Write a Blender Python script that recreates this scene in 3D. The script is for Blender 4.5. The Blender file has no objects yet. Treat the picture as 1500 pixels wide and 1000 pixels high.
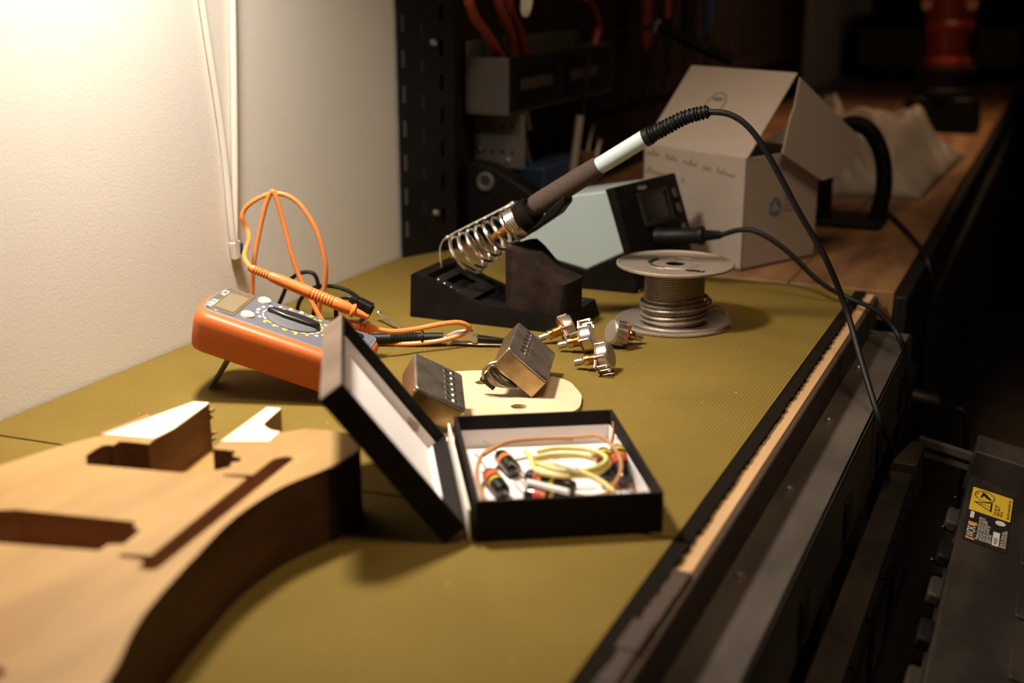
import bpy, bmesh, math, random
from mathutils import Vector as V, Matrix as MX, noise
random.seed(7)
SC = bpy.context.scene
COL = SC.collection
PI = math.pi

# ------------------------------------------------------------------ materials
MATS = {}
def mat(name, color, rough=.5, metal=0., color2=None, nscale=30., stretch=(1,1,1), rot=(0,0,0), bump=0., bscale=200.,
        bstretch=None, detail=4., lo=.35, hi=.65, coat=0., trans=0., ior=1.45, spec=.5, alpha=1., emit=None, sheen=0.):
    m = bpy.data.materials.new(name); m.use_nodes = True
    nt = m.node_tree; N = nt.nodes; L = nt.links
    b = N['Principled BSDF']
    b.inputs['Base Color'].default_value = (*color, 1)
    b.inputs['Roughness'].default_value = rough
    b.inputs['Metallic'].default_value = metal
    b.inputs['Coat Weight'].default_value = coat
    b.inputs['Transmission Weight'].default_value = trans
    b.inputs['IOR'].default_value = ior
    b.inputs['Specular IOR Level'].default_value = spec
    b.inputs['Alpha'].default_value = alpha
    b.inputs['Sheen Weight'].default_value = sheen
    tc = N.new('ShaderNodeTexCoord')
    def mapped(st, sc):
        mp = N.new('ShaderNodeMapping'); mp.inputs['Scale'].default_value = [sc*s for s in st]
        mp.inputs['Rotation'].default_value = rot
        L.new(tc.outputs['Object'], mp.inputs['Vector']); return mp
    if color2 is not None:
        mp = mapped(stretch, nscale)
        no = N.new('ShaderNodeTexNoise'); no.inputs['Scale'].default_value = 1.; no.inputs['Detail'].default_value = detail
        L.new(mp.outputs[0], no.inputs['Vector'])
        cr = N.new('ShaderNodeValToRGB')
        cr.color_ramp.elements[0].position = lo; cr.color_ramp.elements[0].color = (*color, 1)
        cr.color_ramp.elements[1].position = hi; cr.color_ramp.elements[1].color = (*color2, 1)
        L.new(no.outputs['Fac'], cr.inputs['Fac']); L.new(cr.outputs['Color'], b.inputs['Base Color'])
    if bump:
        mp = mapped(bstretch or (1,1,1), bscale)
        no = N.new('ShaderNodeTexNoise'); no.inputs['Scale'].default_value = 1.; no.inputs['Detail'].default_value = 3
        L.new(mp.outputs[0], no.inputs['Vector'])
        bp = N.new('ShaderNodeBump'); bp.inputs['Strength'].default_value = bump; bp.inputs['Distance'].default_value = .001
        L.new(no.outputs['Fac'], bp.inputs['Height']); L.new(bp.outputs['Normal'], b.inputs['Normal'])
    MATS[name] = m
    return m

mat('wall_plaster', (.83,.785,.71), .9, color2=(.80,.755,.68), nscale=5, bump=.14, bscale=420)
mat('floor_concrete', (.05,.042,.036), .8, color2=(.08,.066,.055), nscale=6)
mat('back_wall_paint', (.020,.015,.012), .9, color2=(.030,.022,.017), nscale=3)
mat('pine_ply', (.62,.40,.20), .6, color2=(.42,.24,.11), nscale=14, stretch=(1,.12,1), bump=.3, bscale=90, bstretch=(1,.1,1))
mat('bench_front_wood', (.075,.045,.027), .65, color2=(.035,.02,.012), nscale=20, stretch=(1,.1,1), bump=.4, bscale=80)
mat('old_bench_wood', (.30,.155,.065), .55, color2=(.13,.06,.026), nscale=12, stretch=(2.4,.5,1), bump=.3, bscale=60)
mat('mat_hem', (.009,.0065,.004), .95, spec=.1, bump=.6, bscale=500)
mat('rail_steel', (.115,.094,.076), .55, .2, color2=(.060,.048,.039), nscale=18, stretch=(1,.4,1), bump=.2, bscale=120, spec=.35)
mat('black_steel', (.007,.006,.005), .55, color2=(.011,.009,.008), nscale=20, spec=.3)
mat('black_plastic', (.0065,.0052,.0045), .5, color2=(.010,.008,.0065), nscale=60, spec=.09)
mat('dusty_plastic', (.016,.0125,.0095), .6, color2=(.058,.043,.032), nscale=16, stretch=(1,.5,1), lo=.42, hi=.8, bump=.15, bscale=300, spec=.3)
mat('rubber', (.006,.005,.0045), .5, spec=.35)
mat('box_card', (.010,.0078,.0068), .75, color2=(.014,.011,.0095), nscale=40, bump=.15, bscale=600, spec=.14)
mat('box_end_paper', (.20,.14,.10), .35, color2=(.13,.09,.063), nscale=30)
mat('white_liner', (.74,.69,.665), .75)
mat('hinge_paper', (.85,.78,.66), .7)
mat('glue_spot', (.36,.25,.16), .6, color2=(.5,.38,.27), nscale=200)
mat('orange_plastic', (.54,.118,.022), .45, color2=(.50,.108,.02), nscale=20, bump=.05, bscale=900)
mat('orange_cable', (.80,.27,.07), .42)
mat('orange_plug', (.74,.20,.045), .4)
mat('meter_face', (.115,.115,.135), .5, bump=.1, bscale=1500)
mat('meter_rim', (.16,.16,.19), .4)
mat('lcd_bezel', (.13,.095,.062), .15, spec=.6)
mat('lcd_glass', (.20,.165,.09), .12, spec=.6)
mat('cream_button', (.84,.75,.50), .45)
mat('dial_grey', (.13,.13,.14), .35)
mat('dial_black', (.012,.012,.012), .35)
mat('white_print', (.80,.78,.72), .6)
mat('yellow_print', (.70,.52,.10), .6)
mat('chrome', (.88,.85,.80), .22, 1.)
mat('zinc', (.74,.69,.61), .30, .9, color2=(.63,.58,.50), nscale=120)
mat('nickel_worn', (.46,.40,.33), .36, .9, color2=(.25,.20,.15), nscale=75, lo=.3, hi=.7, bump=.06, bscale=300)
mat('gold_worn', (.52,.38,.22), .36, 1., color2=(.32,.22,.12), nscale=80, lo=.35, hi=.7, bump=.08, bscale=240)
mat('brass', (.78,.52,.22), .24, 1.)
mat('phenolic', (.28,.085,.025), .5)
mat('dark_metal', (.05,.043,.036), .4, .9)
mat('braid', (.45,.37,.28), .38, 1., color2=(.12,.09,.065), nscale=1500)
mat('spool_tin', (.50,.42,.34), .42, .6, color2=(.44,.36,.29), nscale=40)
mat('copper', (.66,.29,.11), .35, 1.)
mat('solder_wire', (.52,.45,.37), .45, .7, color2=(.27,.22,.17), nscale=900, stretch=(1,1,.5))
mat('foam_grip', (.085,.060,.045), .95, color2=(.06,.042,.032), nscale=700, bump=.5, bscale=1300)
mat('pale_blue', (.50,.615,.62), .5, bump=.05, bscale=900)
mat('station_shell', (.42,.50,.50), .5, color2=(.39,.47,.47), nscale=8)
mat('sponge_brown', (.026,.017,.013), .9, color2=(.016,.011,.009), nscale=90, bump=.6, bscale=500, spec=.06)
mat('card_white', (.47,.385,.315), .8, color2=(.44,.36,.295), nscale=9, bump=.1, bscale=500)
mat('card_inside', (.10,.07,.05), .9)
mat('ink_brown', (.33,.20,.07), .8)
mat('ink_grey', (.16,.12,.10), .8)
mat('recycle_teal', (.10,.24,.24), .8)
mat('guitar_wood', (.46,.268,.080), .55, color2=(.35,.192,.052), nscale=16, stretch=(2.2,.45,1), rot=(0,0,.55), bump=.12, bscale=120, bstretch=(1,.15,1))
mat('guitar_side_shade', (.12,.055,.025), .65, color2=(.075,.033,.015), nscale=26, stretch=(.6,.6,2.5), bump=.2, bscale=150, spec=.2)  # guitar wood darkened: shade on the outer side put into the colour
mat('cavity_wood', (.42,.205,.085), .7, color2=(.30,.135,.055), nscale=40, stretch=(.5,.5,2), bump=.3, bscale=260)
mat('maple', (.86,.76,.56), .55, color2=(.80,.68,.46), nscale=20, stretch=(1,.25,1))
mat('plate_maple', (.68,.54,.35), .5, color2=(.60,.45,.27), nscale=16, stretch=(.35,1.6,1), rot=(0,0,.5))
mat('plate_edge', (.20,.10,.04), .6)
mat('red_edge', (.62,.16,.05), .5)
mat('yellow_sleeve', (.72,.60,.20), .5)
mat('brown_wire', (.42,.21,.08), .5)
mat('clear_sleeve', (.90,.88,.84), .2, alpha=.55)
mat('cap_black', (.012,.011,.011), .22, coat=.4)
mat('stripe_red', (.50,.06,.02), .35)
mat('stripe_orange', (.66,.19,.04), .35)
mat('stripe_yellow', (.66,.50,.05), .35)
mat('label_yellow', (.64,.43,.035), .5)
mat('label_black', (.014,.012,.011), .5)
mat('label_white', (.58,.53,.47), .6)
mat('label_orange', (.62,.24,.04), .6)
mat('ink_black', (.010,.009,.008), .6)
mat('tool_red', (.22,.028,.014), .5)
mat('pliers_orange', (.26,.045,.016), .5)
mat('bin_grey', (.085,.070,.060), .6, color2=(.065,.053,.046), nscale=12)
mat('blue_plastic', (.035,.07,.14), .5)
mat('tool_board_wood', (.028,.018,.012), .85, color2=(.017,.011,.008), nscale=14, stretch=(1,1,.2), spec=.15)
mat('white_cable', (.76,.72,.64), .5)
mat('bag_plastic', (.33,.29,.255), .55, color2=(.27,.235,.20), nscale=9)
mat('red_enamel', (.30,.030,.015), .35, coat=.2, color2=(.18,.018,.010), nscale=14)
mat('case_grey', (.12,.095,.078), .6)
mat('wood_handle', (.30,.14,.06), .5)
mat('bright_steel', (.72,.62,.50), .35, .35)
mat('green_wire', (.06,.16,.14), .5)
mat('screen_dark', (.02,.017,.015), .2)

def olive():
    m = mat('mat_olive', (.255,.185,.034), .88, spec=.25)
    nt = m.node_tree; N = nt.nodes; L = nt.links; b = N['Principled BSDF']
    tc = N.new('ShaderNodeTexCoord')
    def wave(ax, sc):
        w = N.new('ShaderNodeTexWave'); w.wave_type = 'BANDS'; w.bands_direction = ax
        w.inputs['Scale'].default_value = sc; w.inputs['Distortion'].default_value = .25
        w.inputs['Detail'].default_value = 1; w.inputs['Detail Scale'].default_value = 2
        L.new(tc.outputs['Object'], w.inputs['Vector']); return w
    w1 = wave('X', 120.); w2 = wave('Y', 120.)
    mx = N.new('ShaderNodeMath'); mx.operation = 'ADD'
    L.new(w1.outputs['Fac'], mx.inputs[0]); L.new(w2.outputs['Fac'], mx.inputs[1])
    bp = N.new('ShaderNodeBump'); bp.inputs['Strength'].default_value = .45; bp.inputs['Distance'].default_value = .0007
    L.new(mx.outputs[0], bp.inputs['Height']); L.new(bp.outputs['Normal'], b.inputs['Normal'])
    no = N.new('ShaderNodeTexNoise'); no.inputs['Scale'].default_value = 9; no.inputs['Detail'].default_value = 6
    L.new(tc.outputs['Object'], no.inputs['Vector'])
    cr = N.new('ShaderNodeValToRGB')
    cr.color_ramp.elements[0].position = .3; cr.color_ramp.elements[0].color = (.156,.104,.018,1)
    cr.color_ramp.elements[1].position = .7; cr.color_ramp.elements[1].color = (.198,.134,.025,1)
    L.new(no.outputs['Fac'], cr.inputs['Fac'])
    # flecks of dust
    n2 = N.new('ShaderNodeTexNoise'); n2.inputs['Scale'].default_value = 170; n2.inputs['Detail'].default_value = 2
    L.new(tc.outputs['Object'], n2.inputs['Vector'])
    c2 = N.new('ShaderNodeValToRGB'); c2.color_ramp.elements[0].position = .735; c2.color_ramp.elements[1].position = .77
    L.new(n2.outputs['Fac'], c2.inputs['Fac'])
    mixn = N.new('ShaderNodeMix'); mixn.data_type = 'RGBA'
    L.new(c2.outputs['Color'], mixn.inputs[0]); L.new(cr.outputs['Color'], mixn.inputs[6])
    mixn.inputs[7].default_value = (.30,.24,.12,1)
    L.new(mixn.outputs[2], b.inputs['Base Color'])
olive()

# ------------------------------------------------------------------ mesh helpers
def frame(d):
    d = V(d).normalized()
    a = V((0,0,1)) if abs(d.z) < .9 else V((1,0,0))
    x = a.cross(d).normalized(); y = d.cross(x)
    return x, y, d
def basis(o, x, y, z):
    x, y, z = V(x), V(y), V(z)
    return MX(((x.x,y.x,z.x,o[0]),(x.y,y.y,z.y,o[1]),(x.z,y.z,z.z,o[2]),(0,0,0,1)))
def rotz(loc, deg):
    return MX.Translation(V(loc)) @ MX.Rotation(math.radians(deg), 4, 'Z')
def axisM(p, d):          # local z along d
    x, y, z = frame(d); return basis(p, x, y, z)
def spline(pts, k=6, closed=False):
    P = [V(p) for p in pts]; n = len(P); out = []
    rng = n if closed else n-1
    for i in range(rng):
        if closed: a,b,c,d = P[i-1],P[i],P[(i+1)%n],P[(i+2)%n]
        else:
            b, c = P[i], P[i+1]
            a = P[i-1] if i else b*2-c
            d = P[i+2] if i+2 < n else c*2-b
        for j in range(k):
            t = j/k
            out.append(.5*((2*b)+(c-a)*t+(2*a-5*b+4*c-d)*t*t+(3*b-a-3*c+d)*t**3))
    if not closed: out.append(P[-1])
    return out
class B:
    def __init__(s): s.bm = bmesh.new()
    def box(s, c, d, M=None):
        g = bmesh.ops.create_cube(s.bm, size=1)['verts']
        for v in g:
            v.co = V((v.co.x*d[0]+c[0], v.co.y*d[1]+c[1], v.co.z*d[2]+c[2]))
            if M: v.co = M @ v.co
        return s
    def bb(s, a, b, M=None):
        return s.box([(a[i]+b[i])/2 for i in range(3)], [abs(b[i]-a[i]) for i in range(3)], M)
    def lathe(s, prof, M=None, n=32, closed=False):
        rings = []
        for r, z in prof:
            if r < 1e-7: vs = [s.bm.verts.new((0,0,z))]
            else: vs = [s.bm.verts.new((r*math.cos(2*PI*i/n), r*math.sin(2*PI*i/n), z)) for i in range(n)]
            rings.append(vs)
        allv = [v for r in rings for v in r]
        if closed: rings.append(rings[0])
        for a, b in zip(rings, rings[1:]):
            for i in range(n):
                j = (i+1)%n
                if len(a) == 1 and len(b) == 1: continue
                if len(a) == 1: s.bm.faces.new((a[0], b[i], b[j]))
                elif len(b) == 1: s.bm.faces.new((a[i], a[j], b[0]))
                else: s.bm.faces.new((a[i], a[j], b[j], b[i]))
        if M:
            for v in allv: v.co = M @ v.co
        return s
    def cyl(s, p0, p1, r0, r1=None, n=24):
        p0, p1 = V(p0), V(p1); r1 = r0 if r1 is None else r1
        h = (p1-p0).length
        return s.lathe([(0,0),(r0,0),(r1,h),(0,h)], axisM(p0, p1-p0), n)
    def tube(s, pts, r, n=10, k=6, closed=False, smooth=True, flat=1.):
        P = spline(pts, k, closed) if smooth else [V(p) for p in pts]
        m = len(P); R = r if callable(r) else (lambda t: r)
        prev = None; rings = []
        for i in range(m):
            if closed: d = P[(i+1)%m]-P[i-1]
            else: d = P[min(i+1,m-1)]-P[max(i-1,0)]
            d.normalize()
            if prev is None: x, y, _ = frame(d)
            else:
                x = prev - d*prev.dot(d); x.normalize(); y = d.cross(x)
            prev = x
            rr = R(i/(m-1))
            rings.append([s.bm.verts.new(P[i]+x*rr*math.cos(2*PI*j/n)+y*rr*flat*math.sin(2*PI*j/n)) for j in range(n)])
        q = rings + ([rings[0]] if closed else [])
        for a, b in zip(q, q[1:]):
            for j in range(n): s.bm.faces.new((a[j], a[(j+1)%n], b[(j+1)%n], b[j]))
        if not closed:
            s.bm.faces.new(rings[0][::-1]); s.bm.faces.new(rings[-1])
        return s
    def prism(s, poly, z0, z1, M=None, taper=1., holes=()):
        # poly in xy, extruded z0..z1, with through holes
        def loop(pl, z, f=1.):
            cx = sum(p[0] for p in poly)/len(poly); cy = sum(p[1] for p in poly)/len(poly)
            vs = [s.bm.verts.new((cx+(p[0]-cx)*f, cy+(p[1]-cy)*f, z)) for p in pl]
            return vs
        loops = [poly]+list(holes); bl = [loop(l, z0, taper) for l in loops]; tl = [loop(l, z1) for l in loops]
        for b, t in zip(bl, tl):
            k = len(b)
            for i in range(k): s.bm.faces.new((b[i], b[(i+1)%k], t[(i+1)%k], t[i]))
        if not holes:
            s.bm.faces.new(bl[0][::-1]); s.bm.faces.new(tl[0])
        else:
            for L in (bl, tl):
                es = []
                for l in L:
                    for i in range(len(l)):
                        e = s.bm.edges.get((l[i], l[(i+1)%len(l)]))
                        es.append(e)
                bmesh.ops.triangle_fill(s.bm, use_beauty=True, use_dissolve=False, edges=es)
        if M:
            for l in bl+tl:
                for v in l: v.co = M @ v.co
        return s
    def poly(s, pts):
        s.bm.faces.new([s.bm.verts.new(p) for p in pts]); return s
    def torus(s, M, R, r, n=40, m=10):
        pts = [M @ V((R*math.cos(2*PI*i/n), R*math.sin(2*PI*i/n), 0)) for i in range(n)]
        return s.tube(pts, r, m, 1, True, False)
    def ball(s, c, r, sc=(1,1,1), M=None):
        g = bmesh.ops.create_uvsphere(s.bm, u_segments=16, v_segments=10, radius=r)['verts']
        for v in g:
            v.co = V((v.co.x*sc[0], v.co.y*sc[1], v.co.z*sc[2]))+V(c)
            if M: v.co = M @ v.co
        return s
    def xf(s, M):
        bmesh.ops.transform(s.bm, matrix=M, verts=s.bm.verts); return s
    def out(s, name, m, parent=None, bev=0., seg=2, smooth=True, world=False, M=None, sub=0, angle=35):
        me = bpy.data.meshes.new(name)
        bmesh.ops.recalc_face_normals(s.bm, faces=s.bm.faces)
        if parent is not None and world: bmesh.ops.transform(s.bm, matrix=PINV[parent.name], verts=s.bm.verts)
        origin = None
        if parent is None:
            xs = [v.co.x for v in s.bm.verts]; ys = [v.co.y for v in s.bm.verts]; zs = [v.co.z for v in s.bm.verts]
            origin = V(((min(xs)+max(xs))/2, (min(ys)+max(ys))/2, min(zs)))
            bmesh.ops.translate(s.bm, vec=-origin, verts=s.bm.verts)
        s.bm.to_mesh(me); s.bm.free()
        if smooth: me.shade_smooth()
        o = bpy.data.objects.new(name, me); COL.objects.link(o)
        if m: me.materials.append(MATS[m])
        if smooth:
            try: me.set_sharp_from_angle(angle=math.radians(angle))
            except Exception: pass
        if bev:
            b = o.modifiers.new('bevel', 'BEVEL'); b.width = bev; b.segments = seg; b.limit_method = 'ANGLE'; b.angle_limit = math.radians(40)
            b.harden_normals = False
        if sub:
            b = o.modifiers.new('sub', 'SUBSURF'); b.levels = sub; b.render_levels = sub
        if parent is not None:
            o.parent = parent
            PINV[o.name] = PINV.get(parent.name, MX.Identity(4))
        else: o.location = origin
        return o
PINV = {}
def tag(o, label, cat, group=None):
    o['label'] = label; o['category'] = cat
    if group: o['group'] = group
    return o
def thing(name, label, cat, M=None, group=None):
    o = bpy.data.objects.new(name, None); COL.objects.link(o); o.empty_display_size = .02
    if M is not None: o.matrix_world = M
    PINV[o.name] = (M or MX.Identity(4)).inverted()
    return tag(o, label, cat, group)
def copy_tree(o, parent=None):
    c = o.copy(); COL.objects.link(c)
    if parent: c.parent = parent
    for ch in list(o.children): copy_tree(ch, c)
    return c
def structure(o):
    o['kind'] = 'structure'; return o
def text(body, size, M, name, m, parent, align='CENTER', th=.0, world=False):
    cu = bpy.data.curves.new(name, 'FONT'); cu.body = body; cu.size = size; cu.align_x = align; cu.align_y = 'CENTER'
    cu.extrude = th
    ob = bpy.data.objects.new('tmp_text', cu); COL.objects.link(ob)
    bpy.context.view_layer.update()
    me = bpy.data.meshes.new_from_object(ob.evaluated_get(bpy.context.evaluated_depsgraph_get()))
    bpy.data.objects.remove(ob)
    me.transform((PINV[parent.name] @ M) if world else M)
    me.name = name; me.materials.clear(); me.materials.append(MATS[m])
    o = bpy.data.objects.new(name, me); COL.objects.link(o); o.parent = parent
    PINV[o.name] = PINV[parent.name]
    return o
def circle(cx, cy, r, n=28, ry=None):
    ry = ry or r
    return [(cx+r*math.cos(2*PI*i/n), cy+ry*math.sin(2*PI*i/n)) for i in range(n)]
def rrect(x0, y0, x1, y1, r, n=5):
    P = []
    for cx, cy, a in ((x1-r,y1-r,0),(x0+r,y1-r,90),(x0+r,y0+r,180),(x1-r,y0+r,270)):
        for i in range(n+1):
            t = math.radians(a+90*i/n); P.append((cx+r*math.cos(t), cy+r*math.sin(t)))
    return P
def sm2(pts, k=4):
    return [(p.x, p.y) for p in spline([(x,y,0) for x,y in pts], k)]

# ------------------------------------------------------------------ setting
structure(B().bb((-.72,-.9,-.85),(-.667,4.75,1.7)).out('wall_left','wall_plaster',smooth=False))
structure(B().bb((-.72,4.7,-.85),(2.6,4.75,1.7)).out('wall_back','back_wall_paint',smooth=False))
structure(B().bb((-.72,-.9,-.9),(2.6,4.75,-.85)).out('floor','floor_concrete',smooth=False))

# ------------------------------------------------------------------ benches
wb = thing('workbench','near workbench with pale pine edge and dark front board, under the olive mats','workbench',MX.Translation((-.41,.6,-.85)))
B().bb((-.665,-.25,-.024),(-.156,1.266,-.004)).out('worktop','pine_ply',wb,.0006,world=True)
B().bb((-.156,-.25,-.060),(-.1515,1.262,-.0045)).out('front_board','bench_front_wood',wb,.0015,world=True)
e = B()
for i in range(26):
    y0 = -.2+i*.0306; w = .0306
    e.bb((-.1668,y0,-.004),(-.1555+random.uniform(-.0008,.0006),y0+w*.97,-.0012+random.uniform(-.0006,.0008)))
e.out('edge_splinters','bench_front_wood',wb,.0004,world=True,smooth=False)
r = B()
r.bb((-.152,-.25,-.036),(-.1135,1.235,-.032)); r.bb((-.1175,-.25,-.100),(-.1135,1.235,-.032))
r.out('steel_rail','rail_steel',wb,.0012,world=True)
B().bb((-.165,-.25,-.13),(-.152,1.26,-.061)).out('apron','black_steel',wb,.001,world=True)
for k, y in enumerate((.66,.80,.95,1.10)):
    B().lathe([(0,.0035),(.0022,.003),(.0034,.0015),(.0036,0)], MX.Translation((-.1440,y,-.0322)), 16).out('rail_bolt','zinc',wb,world=True)
for k, y in enumerate((.55,.70,.86,1.02,1.16)):
    B().bb((-.1135,y-.011,-.085),(-.1105,y+.011,-.055)).out('rail_clip','black_steel',wb,.002,world=True)
for x in (-.63,-.20):
    for y in (-.18,1.20):
        B().bb((x-.03,y-.03,-.85),(x+.03,y+.03,-.024)).out('leg','bench_front_wood',wb,.003,world=True)

lb = thing('workbench','far dark brown plank bench under the white carton and crumpled bag','workbench',MX.Translation((-.4,2.7,-.85)))
for i in range(5):
    x0 = -.665+i*.1056
    B().bb((x0,1.272,-.032),(x0+.1046,4.3,-.0005+(.0 if i else 0))).out('top_plank','old_bench_wood',lb,.0015,world=True)
B().bb((-.1365,1.268,-.12),(-.124,4.3,-.004)).out('front_fascia','black_steel',lb,.002,world=True)
B().bb((-.122,1.45,-.20),(-.112,4.2,-.05)).out('side_rail','black_steel',lb,.002,world=True)
for x in (-.62,-.20):
    for y in (1.40,4.2):
        B().bb((x-.035,y-.035,-.85),(x+.035,y+.035,-.032)).out('leg','bench_front_wood',lb,.003,world=True)

def olive_mat(poly, label, hem):
    o = B().prism(poly, -.004, 0.).out('bench_mat','mat_olive')
    tag(o, label, 'mat', 'olive bench mats')
    PINV[o.name] = MX.Translation(-V(o.location))
    for a, b in hem:
        a, b = V((*a,0)), V((*b,0)); d = (b-a).normalized(); nn = V((d.y,-d.x,0))
        pr = []
        h = B(); m = 170
        pts = [a+(b-a)*(i/m) for i in range(m+1)]
        lo = [p for p in pts]; hi = [p+nn*(.0095+random.uniform(-.0009,.0009)) for p in pts]
        h.prism([(p.x,p.y) for p in lo]+[(p.x,p.y) for p in hi[::-1]], -.004, -.0008)
        h.out('hem','mat_hem',o,world=True,smooth=False)
    return o
olive_mat([(-.665,-.22),(-.1735,-.22),(-.1745,.6262),(-.665,.6012)],'near olive ribbed bench mat, lying under the routed guitar body','mat' and [((-.1735,-.22),(-.1745,.6262))])
olive_mat([(-.665,.6036),(-.1745,.6290),(-.1742,1.255),(-.1765,1.264),(-.30,1.262),(-.665,1.262)],'olive ribbed bench mat beyond the thin seam, under meter and soldering gear',[((-.1745,.6290),(-.1742,1.262))])
# ------------------------------------------------------------------ guitar body
T = .044
gb = thing('unfinished_guitar','unfinished tan guitar body with routed pickup cavities, lying at lower left','guitar',MX.Translation((-.43,.45,0)))
left = [(-.55,.10),(-.545,.30),(-.5250,.42),(-.5136,.4796),(-.5035,.5183),(-.4942,.5395)]
horn_l = [(-.4822,.6085),(-.4719,.6107),(-.4625,.5639),(-.4622,.5455)]
cav_far_l = [(-.4603,.5383)] + [(-.4690,.5373),(-.4755,.5362),(-.4787,.5352)] + [(-.4774,.5279),(-.4800,.5285),(-.4831,.5260)]
cav_near = [(-.4823,.5170),(-.4801,.5085),(-.4766,.5057),(-.4712,.4991),(-.4178,.5094),(-.4070,.5145),(-.3999,.5214),(-.3965,.5272),(-.4000,.5335),(-.3960,.5370),(-.3998,.5413),(-.4049,.5414),(-.4085,.5490),(-.4221,.5466)]
horn_r = [(-.4243,.5566),(-.4341,.6179),(-.4249,.6198),(-.4188,.5916),(-.4137,.5871),(-.4085,.5843),(-.4019,.5840)]
right = [(-.3925,.5950),(-.3785,.5986),(-.3600,.5970),(-.3500,.5870),(-.3455,.5752),(-.3473,.5475),(-.3535,.5230),(-.3557,.5077),(-.3550,.4750),(-.3481,.4397),(-.3312,.3750),(-.3093,.3265),(-.2900,.2600),(-.2800,.18),(-.30,.10)]
right_s = sm2(right, 4)
outline_up = left+horn_l+cav_far_l+cav_near+horn_r+right_s
outline_lo = left+[(-.4822,.6085),(-.4719,.6107),(-.4341,.6150),(-.4249,.6198)]+horn_r[3:]+right_s
slot = [(-.3716,.5514),(-.3727,.5528),(-.3747,.5534),(-.3784,.5526),(-.3810,.5484),(-.3820,.5462),(-.3790,.5230),(-.3939,.5171),(-.3920,.5153),(-.3791,.5175),(-.3652,.4219),(-.3799,.4171),(-.3770,.4148),(-.3653,.4164),(-.3626,.4122),(-.3621,.4083),(-.3540,.4100),(-.3532,.4133)]
bridge = [(-.4764,.4286),(-.4605,.4373),(-.3966,.4492),(-.3938,.4449),(-.3874,.4416),(-.3844,.4266),(-.3911,.4230),(-.3900,.4163),(-.4489,.4015),(-.4700,.4100)]
hole = circle(-.3535,.3150,.0042,16)
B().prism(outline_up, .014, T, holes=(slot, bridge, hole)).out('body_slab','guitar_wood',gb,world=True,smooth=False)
slab = gb.children[0].data; slab.materials.append(MATS['guitar_side_shade'])
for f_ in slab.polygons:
    if abs(f_.normal.z) < .5 and f_.center.x > .035 and f_.normal.x > -.2: f_.material_index = 1  # right outer faces get the wood with painted-in shade
B().prism(outline_lo, 0, .014).out('bottom_slab','guitar_side_shade',gb,world=True,smooth=False)
# inner walls of the routs as their own thin liners so the cut wood looks end-grained
def liner(pl, closed, off, z0=.0142, z1=T-.0006):
    b = B(); n = len(pl); rng = n if closed else n-1
    c = V((sum(p[0] for p in pl)/n, sum(p[1] for p in pl)/n, 0))
    for i in range(rng):
        a = V((*pl[i],0)); d = V((*pl[(i+1)%n],0)); t = (d-a)
        if t.length < 1e-6: continue
        nn = V((t.y,-t.x,0)).normalized()*off
        b.bb((0,0,0),(0,0,0)) if False else None
        vs = [b.bm.verts.new((p.x,p.y,z)) for z in (z0,z1) for p in (a,d,d+nn,a+nn)]
        for f in ((0,1,2,3),(4,5,6,7),(0,1,5,4),(1,2,6,5),(2,3,7,6),(3,0,4,7)): b.bm.faces.new([vs[k] for k in f])
    return b
liner(slot, True, -.0003).out('control_channel','cavity_wood',gb,world=True,smooth=False)
liner(bridge, True, .0003).out('bridge_pickup_cavity','cavity_wood',gb,world=True,smooth=False)
liner([(-.4719,.6107),(-.4625,.5639),(-.4622,.5455)]+cav_far_l+cav_near+horn_r[:2], False, .0003).out('neck_pickup_cavity','cavity_wood',gb,world=True,smooth=False)
B().prism([(-.4622,.5455),(-.4719,.6107),(-.4341,.6150),(-.4221,.5466)], .014, .0146).out('neck_pocket_floor','guitar_wood',gb,world=True,smooth=False)
lc = thing  # (horn caps)
B().prism([(-.4942,.5395),(-.4822,.6085),(-.4719,.6107),(-.4625,.5639),(-.4622,.5455)], T-.0001, T+.0006).out('horn_cap','maple',gb,world=True,smooth=False)['label'] = 'pale bare maple cap on the left horn'
B().prism([(-.4243,.5566),(-.4341,.6179),(-.4249,.6198),(-.4188,.5916),(-.4137,.5871),(-.4085,.5843),(-.4019,.5840),(-.3987,.5677)], T-.0001, T+.0006).out('horn_cap','maple',gb,world=True,smooth=False)['label'] = 'pale bare maple cap with a notch on the right horn'
to = B()
for i in range(14):
    z = random.uniform(.018,.043); x = -.4719+random.uniform(-.006,.001)
    to.bb((x,.6085,z),(x+random.uniform(.001,.003),.6112+random.uniform(0,.0012),z+random.uniform(.0006,.002)))
to.out('torn_end_grain','cavity_wood',gb,world=True,smooth=False)
B().tube([(-.5005,.5440,.0405),(-.4965,.5660,.0410),(-.4945,.5800,.0415)],.0020,8).out('red_edge_strip','red_edge',gb,world=True)
# lid's shadow on the body side, put in as a dark strip right of the waist
B().prism([(-.3470,.5480),(-.3452,.5750),(-.3440,.5745),(-.3460,.5478)], .001, .0435).out('side_shadow_strip','bench_front_wood',gb,world=True,smooth=False)

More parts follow.
